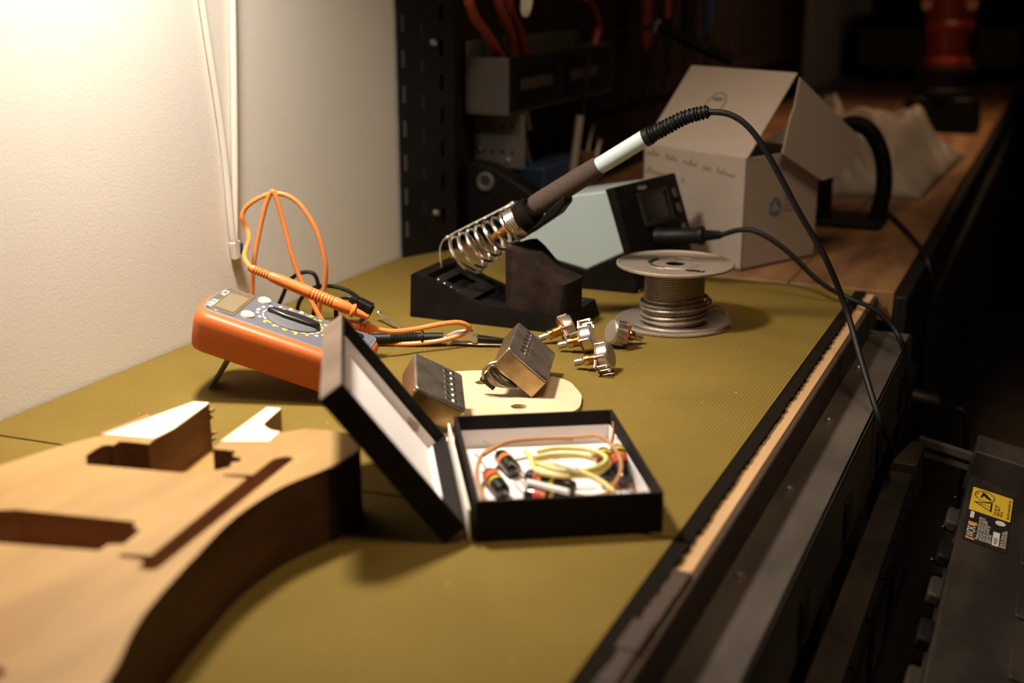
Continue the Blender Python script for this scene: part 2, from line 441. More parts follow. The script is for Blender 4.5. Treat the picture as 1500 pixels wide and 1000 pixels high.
# ------------------------------------------------------------------ multimeter
MM = basis((-.4654,.7863,0),(-.9031,-.2971,.3099),(.3125,-.9499,0),(.2944,.0969,.9508))
mm = thing('multimeter','orange multimeter with grey face and rotary dial, propped on its kickstand by the wall','multimeter',MM)
L_, W_, D_ = .1325,.0385,.0314
def plan(x0, x1, w0, w1, r, bulge):
    P = []
    P += [(x0, -w0+r), (x0+r*.3, -w0+r*.3), (x0+r, -w0)]
    P += [(x1-r, -w1), (x1-r*.3, -w1+r*.3), (x1, -w1+r)]
    for i in range(1,6):
        t = i/6; P.append((x1+bulge*math.sin(PI*t), -w1+r+(2*w1-2*r)*t))
    P += [(x1, w1-r), (x1-r*.3, w1-r*.3), (x1-r, w1)]
    P += [(x0+r, w0), (x0+r*.3, w0-r*.3), (x0, w0-r)]
    return P
bd = B()
rings = []
for z, f in ((.0015,.90),(.004,.935),(.012,.965),(.022,.99),(.0265,.985),(.0298,.955),(D_-.0002,.90),(D_,.87)):
    pl = plan(.0, L_-.002, W_, W_, .010, .003)
    cx, cy = .066, -.003
    rings.append([bd.bm.verts.new((cx+(x-cx)*(1-(1-f)*.62), cy*(1-f)*3+y*f, z)) for x, y in pl])
for a, b in zip(rings, rings[1:]):
    n = len(a)
    for i in range(n): bd.bm.faces.new((a[i],a[(i+1)%n],b[(i+1)%n],b[i]))
bd.bm.faces.new(rings[0][::-1]); bd.bm.faces.new(rings[-1])
bd.out('case','orange_plastic',mm,angle=50)
B().prism(plan(.004,.1270,.0325,.0325,.006,.0025), D_-.0006, D_+.0004, MX.Translation((0,-.0045,0))).out('face_rim','meter_rim',mm,.0004)
B().prism(plan(.006,.1253,.0302,.0302,.005,.0025), D_, D_+.0008, MX.Translation((0,-.0045,0))).out('face_plate','meter_face',mm,.0003)
lw = B().prism([(.1030,.0255),(.1030,-.0330),(.1245,-.0330),(.1262,-.02),(.1268,-.004),(.1262,.012),(.1245,.0240)][::-1], D_+.0006, D_+.0013).out('display_window','lcd_bezel',mm,.0003)
B().prism(rrect(.1052,-.0222,.1198,.0185,.0015), D_+.0012, D_+.0016).out('lcd_screen','lcd_glass',lw)
Mt = lambda x, y, z: basis((x,y,z),(0,-1,0),(1,0,0),(0,0,1))
text('A30UR', .0064, Mt(.1232,.0118,D_+.00145), 'maker_lettering','white_print', lw)
text('ACD', .0064, Mt(.1232,-.0175,D_+.00145), 'model_lettering','white_print', lw)
for x, y in ((.0953,-.0305),(.0958,.0125)):
    B().lathe([(0,.0032),(.0042,.003),(.0056,.0022),(.0060,.0008),(.0060,-.001)], MX.Translation((x,y,D_)) @ MX.Diagonal((.85,1.05,1,1)), 28).out('push_button','cream_button',mm)
dc = (.066,-.0075)
B().lathe([(0,.0028),(.0150,.0028),(.0185,.0022),(.0205,.0012),(.0208,0)], MX.Translation((*dc,D_+.0004)), 48).out('dial_disc','dial_grey',mm)
dk = B().prism([(-.0205,0),(-.019,-.0035),(-.012,-.0062),(.006,-.0062),(.017,-.0035),(.0208,0),(.017,.0035),(.006,.0062),(-.012,.0062),(-.019,.0035)], 0, .0042, MX.Translation((*dc,D_+.002)), taper=1.05).out('dial_knob','dial_black',mm,.0012)
ticks = B(); ty = B()
for i in range(20):
    a = 2*PI*i/20
    M = MX.Translation((*dc,D_+.0009)) @ MX.Rotation(a,4,'Z')
    yel = i in (3,4,5,6,7,9,10,11,12,13,14)
    (ty if yel else ticks).box((.0228,0,0),(.0012,.0048,.0004),M)
    # short printed range figures beside each tick
    tgt = ty if yel else ticks
    rr = .0275
    px_, py_ = dc[0]+rr*math.cos(a), dc[1]+.93*rr*math.sin(a)
    if -.0335 < py_ < .024:
        for k in range(2 if i%3 else 3):
            tgt.bb((px_-.0013,py_-.0024+k*.0018,D_+.0007),(px_+.0011,py_-.0012+k*.0018,D_+.0011))
ticks.out('white_range_marks','white_print',mm,smooth=False); ty.out('yellow_range_marks','yellow_print',mm,smooth=False)
jk = B()
for y in (-.025,-.008,.009):
    jk.lathe([(.0045,.0012),(.0045,0),(.0025,0),(.0025,.0012)], MX.Translation((.018,y,D_+.0006)), 20, True)
jk.out('jack_ring','dial_black',mm)
# kickstand: reaches from the belly to the mat
ks = B()
hx, hz = .100, .0022
foot_w = [V((-.5737,.7415,.0010)), V((-.5805,.7620,.0010))]
topl = [MM @ V((.100,.026,.0018)), MM @ V((.100,.004,.0018))]
nn = V((.004,.001,0))*.55
vs = [ks.bm.verts.new(p) for p in (foot_w[0],foot_w[1],topl[1],topl[0])]
vs2 = [ks.bm.verts.new(p+nn) for p in (foot_w[0],foot_w[1],topl[1],topl[0])]
ks.bm.faces.new(vs); ks.bm.faces.new(vs2[::-1])
for i in range(4): ks.bm.faces.new((vs[i],vs[(i+1)%4],vs2[(i+1)%4],vs2[i]))
ks.out('kickstand','dial_grey',mm,.0004,world=True)

# ------------------------------------------------------------------ test leads
ol = thing('test_lead','orange test lead looping up behind the meter, with its probe and plug','test lead',MX.Translation((-.60,.92,0)))
R_ = .0021
B().tube([(-.5840,.8195,.0775),(-.600,.835,.083),(-.6420,.902,.083),(-.6500,.9050,.100),(-.6420,.9085,.112),(-.6255,.9189,.1195),(-.6080,.926,.113),(-.5930,.931,.090),(-.5860,.934,.060),(-.5880,.936,.040),(-.5950,.938,.020),(-.6050,.945,.0022),(-.630,.955,.0022)],R_,10,8).out('cable','orange_cable',ol,world=True)
B().tube([(-.6440,.902,.003),(-.6440,.904,.030),(-.6405,.905,.060),(-.6360,.9085,.085),(-.6300,.911,.108),(-.6240,.913,.1215),(-.6205,.914,.118),(-.6160,.917,.095),(-.6100,.919,.065),(-.6040,.922,.043),(-.5940,.924,.022),(-.580,.926,.0022),(-.560,.935,.0022)],R_,10,8).out('cable','orange_cable',ol,world=True)
pa, pb = V((-.5845,.8190,.0778)), V((-.5110,.8520,.0425))
d = (pb-pa); Lp = d.length
prof = [(0,0),(.0028,0),(.0034,.003)]
for i in range(6): prof += [(.0036,.004+i*.0022),(.0031,.0051+i*.0022)]
prof += [(.0040,.019),(.0046,.026),(.0049,.05)]
for i in range(8): prof += [(.0051,.052+i*.0026),(.0046,.0533+i*.0026)]
prof += [(.0052,.0735),(.0050,Lp-.004),(.0040,Lp),(0,Lp)]
pr = B().lathe(prof, axisM(pa,d), 24).out('probe_handle','orange_plug',ol,world=True)
B().lathe([(0,-.001),(.0046,-.001),(.0060,.0005),(.0060,.0020),(.0036,.0035),(.0030,.014),(0,.015)], axisM(pb,d), 24).out('finger_guard','orange_plug',pr,world=True)
# plug and its cable over the jack end
qa, qb = V((-.5230,.8480,.0305)), V((-.4985,.8640,.0250))
d2 = qb-qa
prof = [(0,0),(.0046,0),(.0052,.003),(.0048,.016)]
l0 = d2.length
for i in range(4): prof += [(.0050,.0175+i*.003),(.0036,.019+i*.003)]
prof += [(.0028,l0+.001),(0,l0+.001)]
B().lathe(prof, axisM(qa,d2), 20).out('plug','orange_plug',ol,world=True)
B().tube([qb,(-.4860,.875,.0215),(-.474,.890,.021),(-.459,.905,.023),(-.4480,.918,.0225),(-.4420,.925,.018),(-.4440,.926,.013),(-.4530,.922,.0085),(-.4680,.915,.0045),(-.490,.905,.0025),(-.515,.900,.0022)],R_,10,8).out('cable','orange_cable',ol,world=True)

bl = thing('test_lead','black test lead with ribbed probe and elbow plug, lying beside the orange plug','test lead',MX.Translation((-.53,.91,0)))
pa, pb = V((-.5330,.8890,.0060)), V((-.4640,.9215,.0068))
d = pb-pa; Lp = d.length
prof = [(0,0),(.0040,0),(.0044,.004),(.0047,.03)]
for i in range(9): prof += [(.0051,.032+i*.0026),(.0045,.0333+i*.0026)]
prof += [(.0045,.0570),(.0066,.0576),(.0066,.0592),(.0043,.060),(.0043,Lp),(0,Lp)]
B().lathe(prof, axisM(pa,d), 24).out('probe_handle','rubber',bl,world=True)
B().cyl(pb, pb+d.normalized()*.011, .0013, .0010, 12).out('probe_tip','chrome',bl,world=True)
pl_ = B()
pa2, pb2 = V((-.5150,.8560,.0500)), V((-.4975,.8620,.0400))
Mx = axisM(pa2, pb2-pa2)
pl_.prism(rrect(-.0045,-.0045,.0045,.0045,.0015), 0, .006, Mx); pl_.prism(rrect(-.0060,-.0055,.0060,.0055,.0018), .0065, .019, Mx, taper=.92); pl_.prism(rrect(-.004,-.004,.004,.004,.0012), .019, .0205, Mx)
pl_.out('plug','rubber',bl,.0006,world=True)
B().tube([pa2+V((.002,0,.001)),(-.5190,.855,.0515),(-.5235,.852,.0485),(-.5255,.851,.040),(-.5250,.853,.022),(-.527,.862,.006),(-.531,.872,.0022),(-.535,.880,.004),pa],.0019,10,8).out('cable','rubber',bl,world=True)
B().tube([(-.6450,.935,.002),(-.6340,.934,.020),(-.6240,.934,.038),(-.6130,.936,.046),(-.6020,.939,.046),(-.5980,.940,.036),(-.6010,.940,.022),(-.6070,.942,.0019)],.0019,10,8).out('cable','rubber',bl,world=True)
B().tube([(-.6230,.940,.0019),(-.6190,.941,.018),(-.6080,.943,.030),(-.5920,.946,.034),(-.5740,.950,.0305),(-.5620,.955,.020),(-.5590,.955,.008),(-.5640,.952,.0019)],.0019,10,8).out('cable','rubber',bl,world=True)
# loose chrome probe tip of the second probe
o = B().tube([(-.5520,.9665,.0075),(-.5440,.9615,.0065),(-.5140,.9430,.0022)],lambda t:.0021 if t<.12 else .0014,10,4).ball((-.5520,.9665,.0078),.0026).out('probe_tip','chrome')
tag(o,'chrome probe pin lying behind the orange plug','probe pin')

ac = thing('alligator_clip','small chrome and black crocodile clip at the end of the black probe','clip',MX.Translation((-.435,.932,0)))
ca, cb = V((-.4580,.9250,.0065)), V((-.4010,.9390,.0060))
dx = (cb-ca).normalized(); sy = V((-dx.y,dx.x,0)); Mc = basis(ca,dx,sy,(0,0,1))
b = B(); b.prism([(0,-.003),(.013,-.0042),(.024,-.0045),(.052,-.0008),(.052,.0008),(.024,.0045),(.013,.0042),(0,.003)], -.0042,-.0030, Mc)
b.out('lower_jaw','zinc',ac,.0003,world=True)
b = B(); b.prism([(.020,-.0042),(.026,-.0045),(.054,-.0008),(.054,.0008),(.026,.0045),(.020,.0042)], 0,.0040, Mc @ MX.Rotation(math.radians(3),4,'Y'))
b.out('upper_jaw','black_steel',ac,.0008,world=True)
B().tube([Mc@V(p) for p in ((-.004,-.0015,.0005),(.004,-.0036,.0040),(.016,-.0034,.0062),(.017,0,.0064),(.016,.0034,.0062),(.004,.0036,.0040),(-.004,.0015,.0005))],.0014,8,4).out('lever','zinc',ac,world=True)
B().cyl(Mc@V((.0205,-.0050,.0005)),Mc@V((.0205,.0050,.0005)),.0030,n=20).out('spring_pivot','zinc',ac,world=True)

# ------------------------------------------------------------------ presentation box
U = V((.8592,.5117,0)); W = V((-.5117,.8592,0)); TO = V((-.2733,.5785,0))
TM = basis(TO,U,W,(0,0,1))
bx = thing('presentation_box','open black card box with white lining, lid leaning on the guitar body','box',TM)
tw, tdp, th, tk = .1055,.142,.0245,.0022
def tray(b, w, dp, h, t, M):
    b.bb((0,0,0),(w,dp,t),M); b.bb((0,0,t),(t,dp,h),M); b.bb((w-t,0,t),(w,dp,h),M)
    b.bb((t,0,t),(w-t,t,h),M); b.bb((t,dp-t,t),(w-t,dp,h),M); return b
I4 = MX.Identity(4)
tray(B(),tw,tdp,th,tk,I4).out('tray','box_card',bx,.0003,smooth=False)
ti = B(); l = .0009; hi = .0150
ti.bb((tk,tk,tk),(tw-tk,tdp-tk,tk+.0008))
ti.bb((tk,tk,tk+.0008),(tk+l,tdp-tk,hi)); ti.bb((tw-tk-l,tk,tk+.0008),(tw-tk,tdp-tk,hi)); ti.bb((tk+l,tk,tk+.0008),(tw-tk-l,tk+l,hi)); ti.bb((tk+l,tdp-tk-l,tk+.0008),(tw-tk-l,tdp-tk,hi))
ti.out('tray_lining','white_liner',bx,smooth=False)
# lid frame: X up along the lid, Y along the hinge, Z the open side
ang = math.atan2(.0857,-.0644)
lx = V((math.cos(ang),0,math.sin(ang))); lz = V((math.sin(ang),0,-math.cos(ang)))
LM = MX.Translation((-.0178,0,.0006)) @ basis((0,0,0),lx,(0,1,0),lz)
lw_, lh = .1068,.0155
tray(B(),lw_,tdp+.0012,lh,tk,LM).out('lid','box_card',bx,.0003,smooth=False)
li = B(); hi = .0085
li.bb((tk,tk,tk),(lw_-tk,tdp-tk,tk+.0006),LM); li.bb((tk,tdp-tk-.0008,tk),(lw_-tk,tdp-tk,hi),LM); li.bb((lw_-tk-.0008,tk,tk),(lw_-tk,tdp-tk,hi),LM)
li.bb((tk,tk,tk),(lw_-tk,tk+.0008,hi),LM); li.bb((tk,tk,tk),(tk+.0008,tdp-tk,hi*.7),LM)
ll = li.out('lid_lining','white_liner',bx,smooth=False)
B().bb((lw_,.0,.0005),(lw_+.0006,tdp+.0012,lh-.0005),LM).out('end_strip','box_end_paper',bx,.0002,smooth=False)['label'] = 'worn brown paper strip on the end of the lid'
gs = B()
gs.prism([(.022+.006*math.cos(t*.7)*(1+.25*math.sin(3*t)), .0050+.0030*math.sin(t*.7)*(1+.3*math.cos(2*t))) for t in range(9)],0,.0002, LM @ basis((0,tdp-tk-.0009,0),(1,0,0),(0,0,1),(0,-1,0)))
gs.out('glue_stain','glue_spot',ll,smooth=False)
B().bb((-.0042,.001,.0008),(-.0030,tdp-.001,.0200)).out('hinge_strip','hinge_paper',bx,.0002,smooth=False)

# contents of the tray
CG = 'striped capacitors in the black box'
def capacitor(a, b, label, r=.0050, order=('stripe_red','stripe_orange','stripe_red',None,'stripe_yellow'), start=.18, wires=()):
    a, b = TM @ V(a), TM @ V(b); d = b-a; h = d.length
    t = thing('capacitor', label, 'capacitor', axisM(a,d), CG)
    B().lathe([(0,0),(r*.55,0),(r*.9,.0012),(r,.003),(r,h-.003),(r*.9,h-.0012),(r*.55,h),(0,h)],None,24).out('body','cap_black',t)
    z = h*start; sw = h*.075
    for c in order:
        if c: B().lathe([(r*.98,z),(r+.00025,z),(r+.00025,z+sw),(r*.98,z+sw)],None,24).out('colour_band',c,t)
        z += sw*1.12
    for w in wires:
        B().tube([TM @ V(p) for p in w[1]],.00055,6,5).out('lead_wire',w[0],t,world=True)
    return t
zc = .0080
capacitor((.0160,.0800,zc),(.0215,.0500,zc),'capacitor with yellow band, nearest the hinge of the black box',wires=(('copper',((.0160,.0805,zc),(.013,.088,.012),(.0095,.101,.014))),('zinc',((.0215,.0497,zc),(.0222,.045,.010),(.0210,.039,.013)))))
capacitor((.0265,.1090,.0082),(.0325,.0820,.0082),'capacitor with one wide orange band, at the back left of the black box',order=('stripe_orange','stripe_orange'),start=.32,wires=(('zinc',((.0265,.1093,.0082),(.022,.116,.012),(.017,.121,.014))),('zinc',((.0325,.0817,.0082),(.0335,.076,.011),(.0345,.066,.012)))))
capacitor((.0385,.0735,.0080),(.0640,.0500,.0080),'black capacitor half under the yellow coiled sleeving',order=('stripe_red','stripe_orange',None,None,'stripe_yellow'),start=.22,wires=(('zinc',((.0385,.0737,.008),(.034,.078,.012),(.030,.083,.014))),('zinc',((.0640,.0498,.008),(.070,.044,.010),(.075,.040,.012)))))
capacitor((.0330,.0430,.0090),(.0590,.0290,.0080),'capacitor with red and orange bands, behind the front wall of the black box',order=('stripe_red','stripe_red','stripe_orange',None,'stripe_yellow'),start=.22,wires=(('zinc',((.033,.0432,.009),(.029,.048,.012),(.0285,.056,.014))),))
capacitor((.0890,.0900,.0150),(.0852,.0580,.0085),'dull dark capacitor leaning next to its twin at right of the black box',order=('stripe_yellow',None,'stripe_red'),start=.15,wires=(('copper',((.0890,.0903,.015),(.0945,.096,.012),(.1000,.110,.018),(.1015,.119,.022))),('copper',((.0852,.0578,.0085),(.0895,.047,.010),(.0900,.038,.008)))))
capacitor((.0975,.0900,.0165),(.0958,.0560,.0085),'capacitor with bright yellow and red bands, against the right wall of the black box',order=('stripe_yellow',None,'stripe_orange','stripe_red','stripe_red'),start=.12,wires=(('copper',((.0975,.0903,.0165),(.0995,.093,.014),(.0960,.098,.016),(.1000,.112,.020),(.1018,.122,.023))),('copper',((.0958,.0558,.0085),(.0985,.044,.010),(.0980,.035,.009)))))
bw = B()
bw.tube([TM@V(p) for p in ((.0757,.1228,.0120),(.058,.1225,.0130),(.0329,.1165,.0140),(.0165,.0998,.0150),(.0093,.0801,.0140),(.0073,.055,.0115),(.0105,.034,.0090),(.018,.020,.0060))],.0013,8,8)
bw.tube([TM@V(p) for p in ((.0140,.0935,.0150),(.032,.1140,.0150),(.0581,.1205,.0140),(.0766,.1140,.0165),(.0888,.0965,.0225),(.0945,.0720,.0205),(.0915,.0500,.0165),(.0757,.0260,.0100))],.0013,8,8)
tag(bw.out('wire_coil','brown_wire'),'loose coil of brown wire around the contents of the black box','wire')
yl = B()
yl.tube([TM@V(p) for p in ((.0411,.0967,.0150),(.0425,.088,.0150),(.0425,.0760,.0140),(.0450,.0640,.0140),(.0600,.0530,.0150),(.0771,.0560,.0150),(.0880,.0670,.0150),(.0865,.0800,.0150),(.0701,.0880,.0140),(.0530,.0890,.0130),(.0430,.0855,.0130))],.0016,10,8)
yl.tube([TM@V(p) for p in ((.0440,.0800,.0170),(.0560,.0840,.0170),(.0700,.0825,.0170),(.0800,.0780,.0165))],.0015,10,8)
yl.tube([TM@V(p) for p in ((.0440,.0720,.0165),(.0540,.0620,.0180),(.0660,.0545,.0180),(.0780,.0440,.0150),(.0840,.0340,.0120))],.0016,10,8)
yl.tube([TM@V(p) for p in ((.0470,.0860,.0185),(.0600,.0905,.0185),(.0780,.0860,.0185),(.0870,.0740,.0185),(.0830,.0610,.0185),(.0700,.0535,.0180),(.0560,.0560,.0180),(.0460,.0660,.0175))],.0015,10,8)
tag(yl.out('sleeving_coil','yellow_sleeve'),'pale yellow coiled wire sleeving in the middle of the black box','sleeving')
def sleeve(a, b, label):
    a, b = TM@V(a), TM@V(b); h = (b-a).length
    o = B().lathe([(.0013,0),(.0018,0),(.0018,h),(.0013,h)], axisM(a,b-a), 20, True).out('shrink_sleeve','clear_sleeve')
    tag(o,label,'sleeve','clear sleeves in the black box')
sleeve((.0345,.0440,.0166),(.0560,.0260,.0166),'clear plastic sleeve lying on the red banded capacitor at the front')
sleeve((.0520,.0660,.0195),(.0650,.0490,.0205),'clear plastic sleeve lying inside the yellow coil')

# ------------------------------------------------------------------ control plate, pickups, pots
po = [(-.4300,.8200),(-.4280,.8380),(-.4182,.8503),(-.3931,.8638),(-.3640,.8690),(-.3412,.8683),(-.3270,.8620),(-.3179,.8510),(-.3080,.8370),(-.3025,.8235),(-.2985,.8071),(-.3010,.7930),(-.3080,.7800),(-.3330,.7350),(-.345,.7170),(-.360,.7070),(-.385,.7150),(-.4150,.7500),(-.4260,.7800)]
po = [(p.x,p.y) for p in spline([(x,y,0) for x,y in po],3,True)]
cp = thing('control_plate','pale maple plate with round holes and rounded end, under the pickups','plate',MX.Translation((-.36,.79,0)))
B().prism(po,.0002,.0030,holes=(circle(-.3872,.8332,.0052),circle(-.3392,.7927,.0058),circle(-.372,.752,.0055))).out('plate','plate_maple',cp,.0003,world=True,smooth=False)
B().prism([(x*.9995-.00016,y*.9995+.0004) for x,y in po],.0000,.0004,holes=(circle(-.3872,.8332,.0052),circle(-.3392,.7927,.0058),circle(-.372,.752,.0055))).out('lower_veneer','plate_edge',cp,world=True,smooth=False)

def pickup(pos, R, L, D, label, screws, leads):
    M = MX(((R[0][0],R[0][1],R[0][2],pos[0]),(R[1][0],R[1][1],R[1][2],pos[1]),(R[2][0],R[2][1],R[2][2],pos[2]),(0,0,0,1)))
    t = thing('guitar_pickup',label,'pickup',M,'humbucker pickups')
    w, l = .0385/2, L/2
    # top panel and skirts of the metal cover
    b = B(); pl = rrect(-w,-l,w,l,.0025,4)
    b.prism(pl,-.0028,0)
    b.out('cover_top','nickel_worn',t,.0014,3)
    s = B(); inn = rrect(-w+.0008,-l+.0008,w-.0008,l-.0008,.002,4)
    s.prism(pl,-D,-.0027,holes=(inn,))
    s.out('cover_skirt','gold_worn',t,.0002)
    B().bb((-w+.0012,-l+.0012,-D+.001),(w-.0012,l-.0012,-D+.003)).out('base_plate','dark_metal',t)
    for x, y, kind in screws:
        if kind == 's':
            q = B().lathe([(0,.0009),(.0014,.0008),(.0020,.0003),(.0021,-.001)],MX.Translation((x,y,0)),16).out('pole_screw','chrome',t)
            B().bb((x-.0016,y-.0003,.0008),(x+.0016,y+.0003,.00105)).out('screw_slot','ink_black',q,smooth=False)
        elif kind == 'd':
            B().lathe([(0,.0002),(.0019,.0002),(.0019,-.002),(0,-.002)],MX.Translation((x,y,0)) @ MX.Diagonal((.75,1.15,1,1)),16).out('pole_hole','ink_black',t)
        else:
            q = B().lathe([(.0024,.0001),(.0024,.0003),(.0017,.0003),(.0017,.0001)],MX.Translation((x,y,0)),16,True).out('pole_hole_rim','chrome',t)
            B().lathe([(0,.0002),(.0017,.0002),(.0017,-.002),(0,-.002)],MX.Translation((x,y,0)),16).out('pole_hole','ink_black',q)
    return t
p1 = pickup((-.3759,.7403,.0333),((.7341,-.4715,.4887),(.4812,.8689,.1156),(-.4791,.1503,.8648)),.055,.0188,'worn metal pickup with bright raised screws, leaning behind the lid of the black box',[(.0100,-.022+i*.0084,'s') for i in range(6)]+[(.0058,-.022+i*.0084,'h') for i in range(6)],0)
p2 = pickup((-.3501,.8455,.0294),((.7253,-.2923,.6233),(.2276,.9563,.1836),(-.6497,.0087,.7602)),.070,.0179,'worn metal pickup tilted up on the pale plate with coiled braided lead below','' or [(-.0085,-.0195+i*.0096,'d') for i in range(6)]+[(-.0040,-.0195+i*.0096,'h') for i in range(6)],1)
br = B()
for k in range(11):
    f = k/10; d = .0005*math.sin(k*2.3)
    dz = .0030+.0098*f; yy = -.0295-.0035*math.sin(PI*f)+d
    br.tube([(-.0180+.002*f,yy+.002,-.0165),(-.0188+.0015*f,yy-.001,-.0165-dz*.75),(-.0145+.001*f,yy-.0022,-.0172-dz),(-.004-.003*f,yy-.0020,-.0175-dz*.92+d),(.0060-.006*f,yy-.0008,-.0176-dz*.55),(.0105-.008*f,yy+.002,-.0172)],.00105,8,6)
br.tube([(-.0183,-.0335,-.0150),(-.0212,-.0350,-.0200),(-.0208,-.0352,-.0270),(-.0170,-.0345,-.0310)],.0012,8,6)
br.out('braided_lead','braid',p2)
B().bb((-.0190,-.0325,-.0345),(-.0060,-.0285,-.0310)).bb((-.0185,-.0320,-.0310),(-.0150,-.0290,-.0185)).out('lead_tape','ink_black',p2,.0005)

PG = 'potentiometers beside the pickups'
def potentiometer(c, yaw, label, roll=0., tilt=17., first=None, lug_side=0):
    # local +X: from the can back through the bushing to the shaft end
    M = MX.Translation(V(c)) @ MX.Rotation(math.radians(yaw),4,'Z') @ MX.Rotation(math.radians(tilt),4,'Y') @ MX.Rotation(math.radians(roll),4,'X') @ MX.Scale(.97,4)
    if first is not None:
        t = copy_tree(first); t.matrix_world = M; t['label'] = label; return t
    t = thing('potentiometer',label,'potentiometer',M,PG)
    X = basis((0,0,0),(0,1,0),(0,0,1),(1,0,0))     # lathe z -> local x
    cn = B().lathe([(0,-.0045),(.0100,-.0045),(.0108,-.0041),(.0112,-.0033),(.0112,.0040),(.0104,.0042),(0,.0042)],X,36).out('can','zinc',t)
    B().lathe([(0,-.00475),(.0096,-.00475),(.0099,-.0044)],X,36).out('can_back','spool_tin',cn)
    wf = B().prism([(.0112*math.cos(a),.0112*math.sin(a)) for a in [i*2*PI/28 for i in range(28)]],.0042,.0060,X).bb((.0042,-.0085,-.0150),(.0060,.0085,-.004))
    wf.out('wafer','phenolic',t,.0002)
    tb = B()
    for a in (35,145,215,325):
        ca, sa = math.cos(math.radians(a)), math.sin(math.radians(a))
        tb.box((.0020,.0114*ca,.0114*sa),(.0090,.0030,.0010),MX.Identity(4))
    tb.out('can_tab','zinc',t,.0002)
    for y in (-.006,0,.006):
        lg = B().prism([(-.0042,-.0017),(.0060,-.0017),(.0060,.0017),(-.0042,.0017),(-.0055,.0008),(-.0055,-.0008)],0,.0007,MX.Translation((0,y,-.0148)),holes=(circle(-.0032,0,.0009,10),))
        lg.bb((.0060,y-.0017,-.0148),(.0067,y+.0017,-.0070))
        lg.out('lug','zinc',t,smooth=False)
    prof = [(0,.006),(.0062,.006),(.0062,.0075),(.0045,.0078)]
    for i in range(7): prof += [(.0046,.0082+i*.0009),(.0041,.0086+i*.0009)]
    prof += [(.0045,.0150),(.0045,.0182),(.0040,.0188),(0,.0188)]
    B().lathe(prof,X,28).out('bushing','brass',t)
    sh = B().lathe([(0,.0180),(.0021,.0180),(.0021,.0200),(.0030,.0203),(.0030,.0268),(.0024,.0274),(0,.0274)],X,24).out('shaft','zinc',t)
    B().bb((.0215,-.0004,-.0031),(.0276,.0004,.0031)).out('shaft_slit','ink_black',sh,smooth=False)
    return t
q3 = potentiometer((-.3120,.9035,.0132),183,'potentiometer nearest the black box, dark flat back facing right',roll=50)
potentiometer((-.3706,.9712,.0130),218,'potentiometer against the soldering stand, partly behind the tilted pickup',first=q3,roll=60)
potentiometer((-.3425,.9470,.0130),190,'middle potentiometer, between the stand and the nearest potentiometer',first=q3,roll=-135)
potentiometer((-.3290,.9745,.0130),45,'potentiometer lying by the wire spool, its flat back facing left',first=q3,roll=-100,tilt=17)

# ------------------------------------------------------------------ soldering stand and iron
SO = V((-.534,.993,0))
st = thing('soldering_stand','black angular soldering iron stand with wire coil and brown sponge holder','iron stand',MX.Translation(SO))
def loft(b, secs):
    rr = [[b.bm.verts.new(p) for p in s_] for s_ in secs]
    for a, c in zip(rr, rr[1:]):
        n = len(a)
        for i in range(n): b.bm.faces.new((a[i],a[(i+1)%n],c[(i+1)%n],c[i]))
    b.bm.faces.new(rr[0][::-1]); b.bm.faces.new(rr[-1]); return b
def sec(x, h, y0=0., y1=.078, t=.006, ins=.003, fl=None):   # cross section in the yz plane with a sunken channel
    fl = h-.008 if fl is None else fl
    return [(x,y0-.0,0),(x,y1,0),(x,y1-ins,h),(x,y1-ins-t,h),(x,y1-ins-t,fl),(x,y0+ins+t,fl),(x,y0+ins+t,h),(x,y0+ins,h)]
b = loft(B(),[sec(0,.0390,fl=.0389),sec(.004,.0415,fl=.0414),sec(.014,.0392,fl=.0391),sec(.0145,.0388,fl=.030),sec(.044,.0270,fl=.019),sec(.0705,.0182,fl=.011),sec(.078,.0176,fl=.0095),sec(.140,.0155,fl=.0095),sec(.1405,.0154,fl=.0153),sec(.1535,.0150,fl=.0149),sec(.158,.0,fl=-.0001)])
b.out('base','black_plastic',st,.0007,smooth=False)
b = B(); b.bb((.020,.016,.030),(.050,.060,.0315)).xf(MX.Translation((0,0,0)))
bb2 = B(); bb2.prism(rrect(.018,.014,.060,.064,.003),0,.0016,MX.Translation((0,0,.0340)) @ MX.Translation((.018,0,0)) @ MX.Rotation(math.radians(22),4,'Y') @ MX.Translation((-.018,0,0)),holes=(rrect(.026,.022,.044,.056,.002),))
b.bm.free(); bb2.out('drip_tray','black_steel',st,.0004)
B().bb((.1415,.012,.0151),(.1475,.066,.0157)).out('pale_strip','case_grey',st,.0002)
bt = B()
for i in range(8): bt.ball((.024+i*.0062,.012,.0345-.0031*i),.0013)
bt.out('solder_splashes','zinc',st)
# sponge holder: half-round block with a wavy top
sp = B(); n = 26
bot, top = [], []
for i in range(n):
    a = 2*PI*i/n
    x = .1205+.0335*math.copysign(abs(math.cos(a))**.6,math.cos(a)); y = .030+.026*math.copysign(abs(math.sin(a))**.75,math.sin(a))
    u = (x-.087)/.067
    h = .0655+.006*math.sin(min(1,u/.45)*PI)*(1 if u < .45 else 0) - (.0 if u < .3 else .0235*min(1,(u-.3)/.45)) + .002*math.cos(a*2)
    bot.append(sp.bm.verts.new((x,y,.0096))); top.append((x,y,h))
tv = [sp.bm.verts.new(p) for p in top]
mid = [sp.bm.verts.new((.1205+(p[0]-.1205)*.86,.030+(p[1]-.030)*.86,p[2]+.0022)) for p in top]
for A_, B_ in ((bot,tv),(tv,mid)):
    for i in range(n): sp.bm.faces.new((A_[i],A_[(i+1)%n],B_[(i+1)%n],B_[i]))
c = sp.bm.verts.new((.1205,.030,sum(p[2] for p in top)/n+.003))
for i in range(n): sp.bm.faces.new((mid[i],mid[(i+1)%n],c))
sp.bm.faces.new(bot[::-1])
sp.out('sponge_holder','sponge_brown',st,angle=60)
